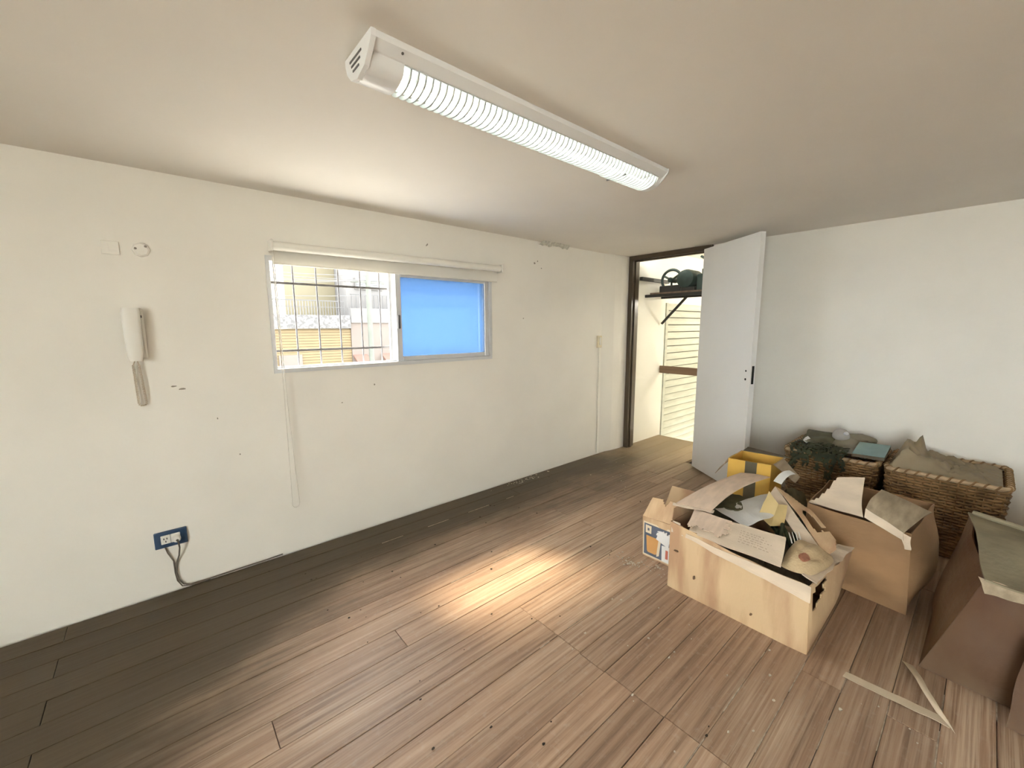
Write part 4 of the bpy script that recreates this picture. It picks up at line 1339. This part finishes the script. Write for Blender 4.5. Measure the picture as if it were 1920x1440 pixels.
# ================================================================== WICKER BASKETS
def wicker_basket():
    root = empty('wicker_basket', (3.89, 0, 0))
    x0, x1, y0, y1 = -0.285, 0.285, -0.268, 0.268
    rad = 0.05

    def peri(s, flare):
        """rounded rectangle point for s in 0..1"""
        hx_, hy_ = 0.285 - 0.03 * (1 - flare), 0.268 - 0.03 * (1 - flare)
        segs = []
        pts = []
        n = 6
        for cx, cy, a0 in ((hx_ - rad, hy_ - rad, 0), (-hx_ + rad, hy_ - rad, PI / 2), (-hx_ + rad, -hy_ + rad, PI), (hx_ - rad, -hy_ + rad, 1.5 * PI)):
            for k in range(n + 1):
                a = a0 + PI / 2 * k / n
                pts.append((cx + rad * math.cos(a), cy + rad * math.sin(a)))
        tot = [0]
        m = len(pts)
        for i in range(m):
            p, q_ = pts[i], pts[(i + 1) % m]
            tot.append(tot[-1] + math.hypot(q_[0] - p[0], q_[1] - p[1]))
        d = s * tot[-1]
        for i in range(m):
            if tot[i + 1] >= d:
                t_ = (d - tot[i]) / max(1e-9, tot[i + 1] - tot[i])
                p, q_ = pts[i], pts[(i + 1) % m]
                tx, ty = q_[0] - p[0], q_[1] - p[1]
                l = math.hypot(tx, ty) or 1
                return p[0] + tx * t_, p[1] + ty * t_, ty / l, -tx / l
        return (*pts[0], 1, 0)
    hgt, rows, ns_ = 0.505, 27, 56
    w = MB()
    rng = random.Random(3)
    for r in range(rows):
        z = 0.012 + (hgt - 0.03) * r / (rows - 1)
        pts = []
        for k in range(ns_ * 2):
            s = k / (ns_ * 2)
            x, y, nx_, ny_ = peri(s, z / hgt)
            off = 0.0 if k % 2 else (0.0068 if (k // 2 + r) % 2 else -0.0068)
            pts.append((3.89 + x + nx_ * off, y + ny_ * off, z + rng.uniform(-.0025, .0025)))
        w.tube(pts, 0.0082, 5, closed=True)
    tag(w.build('weave', 'wicker', root, smooth=True), kind='stuff')
    st_ = MB()
    for k in range(ns_):
        pts = []
        for z in (0.004, 0.25, hgt):
            x, y, nx_, ny_ = peri(k / ns_, z / hgt)
            pts.append((3.89 + x, y, z))
        st_.tube(pts, 0.005, 5)
    tag(st_.build('stakes', 'wicker', root), kind='stuff')
    pts = []
    for k in range(120):
        s = k / 120
        x, y, nx_, ny_ = peri(s, 1.0)
        a = k * 0.9
        pts.append((3.89 + x, y, hgt + 0.006))
    rim = MB().tube(pts, 0.014, 8, closed=True).build('rim', 'wicker_rim', root, smooth=True)
    pts2 = []
    for k in range(480):
        s = k / 480
        x, y, nx_, ny_ = peri(s, 1.0)
        a = k / 480 * 2 * PI * 44
        pts2.append((3.89 + x + nx_ * 0.0145 * math.cos(a), y + ny_ * 0.0145 * math.cos(a), hgt + 0.006 + 0.0145 * math.sin(a)))
    MB().tube(pts2, 0.0055, 5, closed=True).build('rim_binding', 'wicker', rim, smooth=True)
    MB().box(3.89 - 0.24, 3.89 + 0.24, -0.225, 0.225, 0.002, 0.012).build('base', 'wicker', root)
    return root


ba = wicker_basket()
ba.location = (3.885, 0.688, 0)
tag(ba, 'brown wicker basket holding dark green bags and a teal book', 'basket', 'wicker baskets')
b2 = copy_tree(ba, (3.885, 0.106, 0))
tag(b2, 'brown wicker basket heaped with a dusty clear plastic bag', 'basket', 'wicker baskets')

# contents of the first basket
o = MB().blob((3.87, 0.80, 0.50), (0.165, 0.085, 0.075), 28, 18, 0.30, 2.6, 2.5, 1.0).build('dark_green_bag', 'greenbag', smooth=True)
tag(o, 'dark green crumpled bag at the end of the basket near the door', 'bag')
MB().sheet(bil((3.70, 0.87, 0.575), (3.72, 0.70, 0.545), (3.98, 0.72, 0.60), (3.96, 0.90, 0.615), amp=0.02, freq=9), 14, 12, 0.003).build('bag_fold', 'greenbag', o)
MB().sheet(bil((3.69, 0.862, 0.58), (3.70, 0.842, 0.55), (3.78, 0.838, 0.575), (3.77, 0.858, 0.60), amp=0.008, freq=20), 6, 6, 0.002).build('label', 'paper', o)
def drape(u, v):
    # over the rim and down the outside of the basket
    y = 0.915 - 0.33 * u
    path = [(3.78, 0.560), (3.64, 0.560), (3.585, 0.540), (3.572, 0.47), (3.570, 0.40), (3.572, 0.33 + 0.07 * math.sin(5 * u))]
    t_ = v * 5
    k = min(4, int(t_))
    t_ -= k
    x = path[k][0] * (1 - t_) + path[k + 1][0] * t_
    z = path[k][1] * (1 - t_) + path[k + 1][1] * t_
    n = noise.noise_vector(Vector((u * 9, v * 9, 4)))
    return Vector((x - 0.012 * abs(n.x) - 0.004, y + 0.02 * n.y, z + (0.022 * n.z if v < .5 else 0.01 * n.z)))


o = MB().sheet(drape, 34, 30, 0.003, keep=lambda u, v: v < 0.72 + jag(u, 5, .5, 6) and noise.noise(Vector((u * 22, v * 22, 7))) > -0.22).build('green_net', 'darkgreen')
tag(o, 'ragged dark green net hanging over the front of the basket nearer the door', 'net')
o = MB().blob((3.93, 0.680, 0.605), (0.056, 0.056, 0.056), 24, 16, 0).build('glass_ball', 'ball', smooth=True)
tag(o, 'grey glass ball beside the teal book on the basket', 'ball')
MB().lathe([(0.014, 0), (0.014, 0.016)], (3.895, 0.648, 0.632), (-0.6, -0.5, 0.45), 12).build('cap', 'alu', o)
o = MB().sheet(bil((3.63, 0.72, 0.530), (3.64, 0.47, 0.530), (3.95, 0.47, 0.555), (3.95, 0.72, 0.590), amp=0.028, freq=7, seed=4, bow=(0, 0, 0.015)), 24, 22, 0.002).build('grey_plastic_wrap', 'greyfilm')
tag(o, 'dusty grey plastic wrap under the teal book on the basket', 'plastic wrap')
o = MB().blob((4.02, 0.58, 0.585), (0.07, 0.10, 0.035), 20, 12, 0.2, 2, 2, 6.0).build('grey_pouch', 'greyfilm', smooth=True)
tag(o, 'pale grey pouch lying behind the plastic wrap near the wall', 'pouch')
bk = empty('teal_book', (3.78, 0.47, 0.545))
tag(bk, 'teal covered book lying across the two baskets', 'book')
P_ = bil((3.625, 0.555, 0.548), (3.625, 0.385, 0.556), (3.86, 0.385, 0.592), (3.86, 0.555, 0.584))
MB().sheet(above(P_, 0.014), 4, 4, 0.003).build('cover', 'teal', bk)
MB().sheet(P_, 4, 4, 0.020).build('pages', 'inside', bk)
# plastic bag in the second basket
def heap(u, v):
    x = 3.635 + 0.50 * u
    y = 0.375 - 0.51 * v
    hgt = 0.525 + 0.125 * math.exp(-((v - 0.14) / 0.16) ** 2) * math.exp(-((u - 0.35) / 0.35) ** 2) + 0.045 * math.exp(-((v - 0.35) / 0.25) ** 2)
    hgt += 0.09 * math.exp(-((v - 0.27) / 0.035) ** 2 - ((u - 0.45) / 0.10) ** 2)
    hgt += 0.032 * noise.fractal(Vector((u * 5, v * 6, 3)), 0.8, 2.0, 4)
    e = min(1.0, 6 * min(u, 1 - u, v, 1 - v) + 0.15)
    return Vector((x, y, 0.50 + (hgt - 0.50) * e))


o = MB().sheet(heap, 44, 44, 0.0015).build('clear_plastic_bag', 'net', smooth=True)
tag(o, 'crumpled dusty clear plastic bag heaped on the basket farther from the door', 'plastic bag')
o = MB().blob((3.88, 0.10, 0.36), (0.22, 0.21, 0.14), 20, 12, 0.2, 2.2, 2.6, 12.0).build('brown_cloth_bundle', 'olive', smooth=True)
tag(o, 'brown cloth bundle under the dusty clear plastic bag in a basket', 'cloth')

# ================================================================== FLOOR CRUMBS
def crumbs(name, m, spots, rmin, rmax, seed, label, cat):
    mb = MB()
    rng = random.Random(seed)
    for x, y in spots:
        r = rng.uniform(rmin, rmax)
        a = rng.uniform(0, PI)
        e = rng.uniform(.5, 1)
        mb.blob((x, y, r * 0.3), (r, r * e, r * 0.45), 6, 4, 0.5, 2, 2, x * 7 + y, flat=0.0005)
    return tag(mb.build(name, m), label, cat, kind='stuff')


rng = random.Random(77)
spots = [(1.53, 1.98), (1.41, 1.83), (1.62, 1.92), (1.0, 1.75), (1.17, 1.52), (1.30, 1.36), (1.42, 1.28), (0.70, 1.40), (0.66, 1.32), (0.80, 1.05), (0.60, 1.12),
         (0.9, 0.88), (0.98, 0.92), (1.36, 0.52), (1.40, 0.53), (0.62, 1.75), (0.68, 1.92), (0.55, 2.1), (2.6, 2.5), (2.2, 2.4), (2.1, 2.35), (0.95, 2.2), (1.2, 2.5), (1.3, 2.3)]
spots += [(rng.uniform(0.3, 3.6), rng.uniform(1.3, 2.75)) for _ in range(26)]
crumbs('dark_crumbs', 'debris', spots, 0.003, 0.007, 5, 'scattered dark crumbs on the floor boards', 'debris')
spots = [(2.10 + rng.gauss(0, .03), 1.32 + rng.gauss(0, .05)) for _ in range(60)] + [(2.18 + rng.gauss(0, .03), 1.2 + rng.gauss(0, .06)) for _ in range(30)]
spots = [(min(x, 2.22), y) for x, y in spots]
spots += [(2.55 + rng.gauss(0, .14), 2.79 + rng.uniform(-.06, .03)) for _ in range(70)]
spots += [(rng.uniform(1.2, 2.0), rng.uniform(-0.1, 1.2)) for _ in range(40)] + [(rng.uniform(3.0, 3.8), rng.uniform(2.0, 2.5)) for _ in range(20)]
spots = [(x, y) for x, y in spots if not (x > 2.03 and y < 1.07)]
crumbs('pale_plaster_crumbs', 'chips', spots, 0.002, 0.008, 6, 'pale plaster crumbs along the wall and beside the cartons', 'debris')
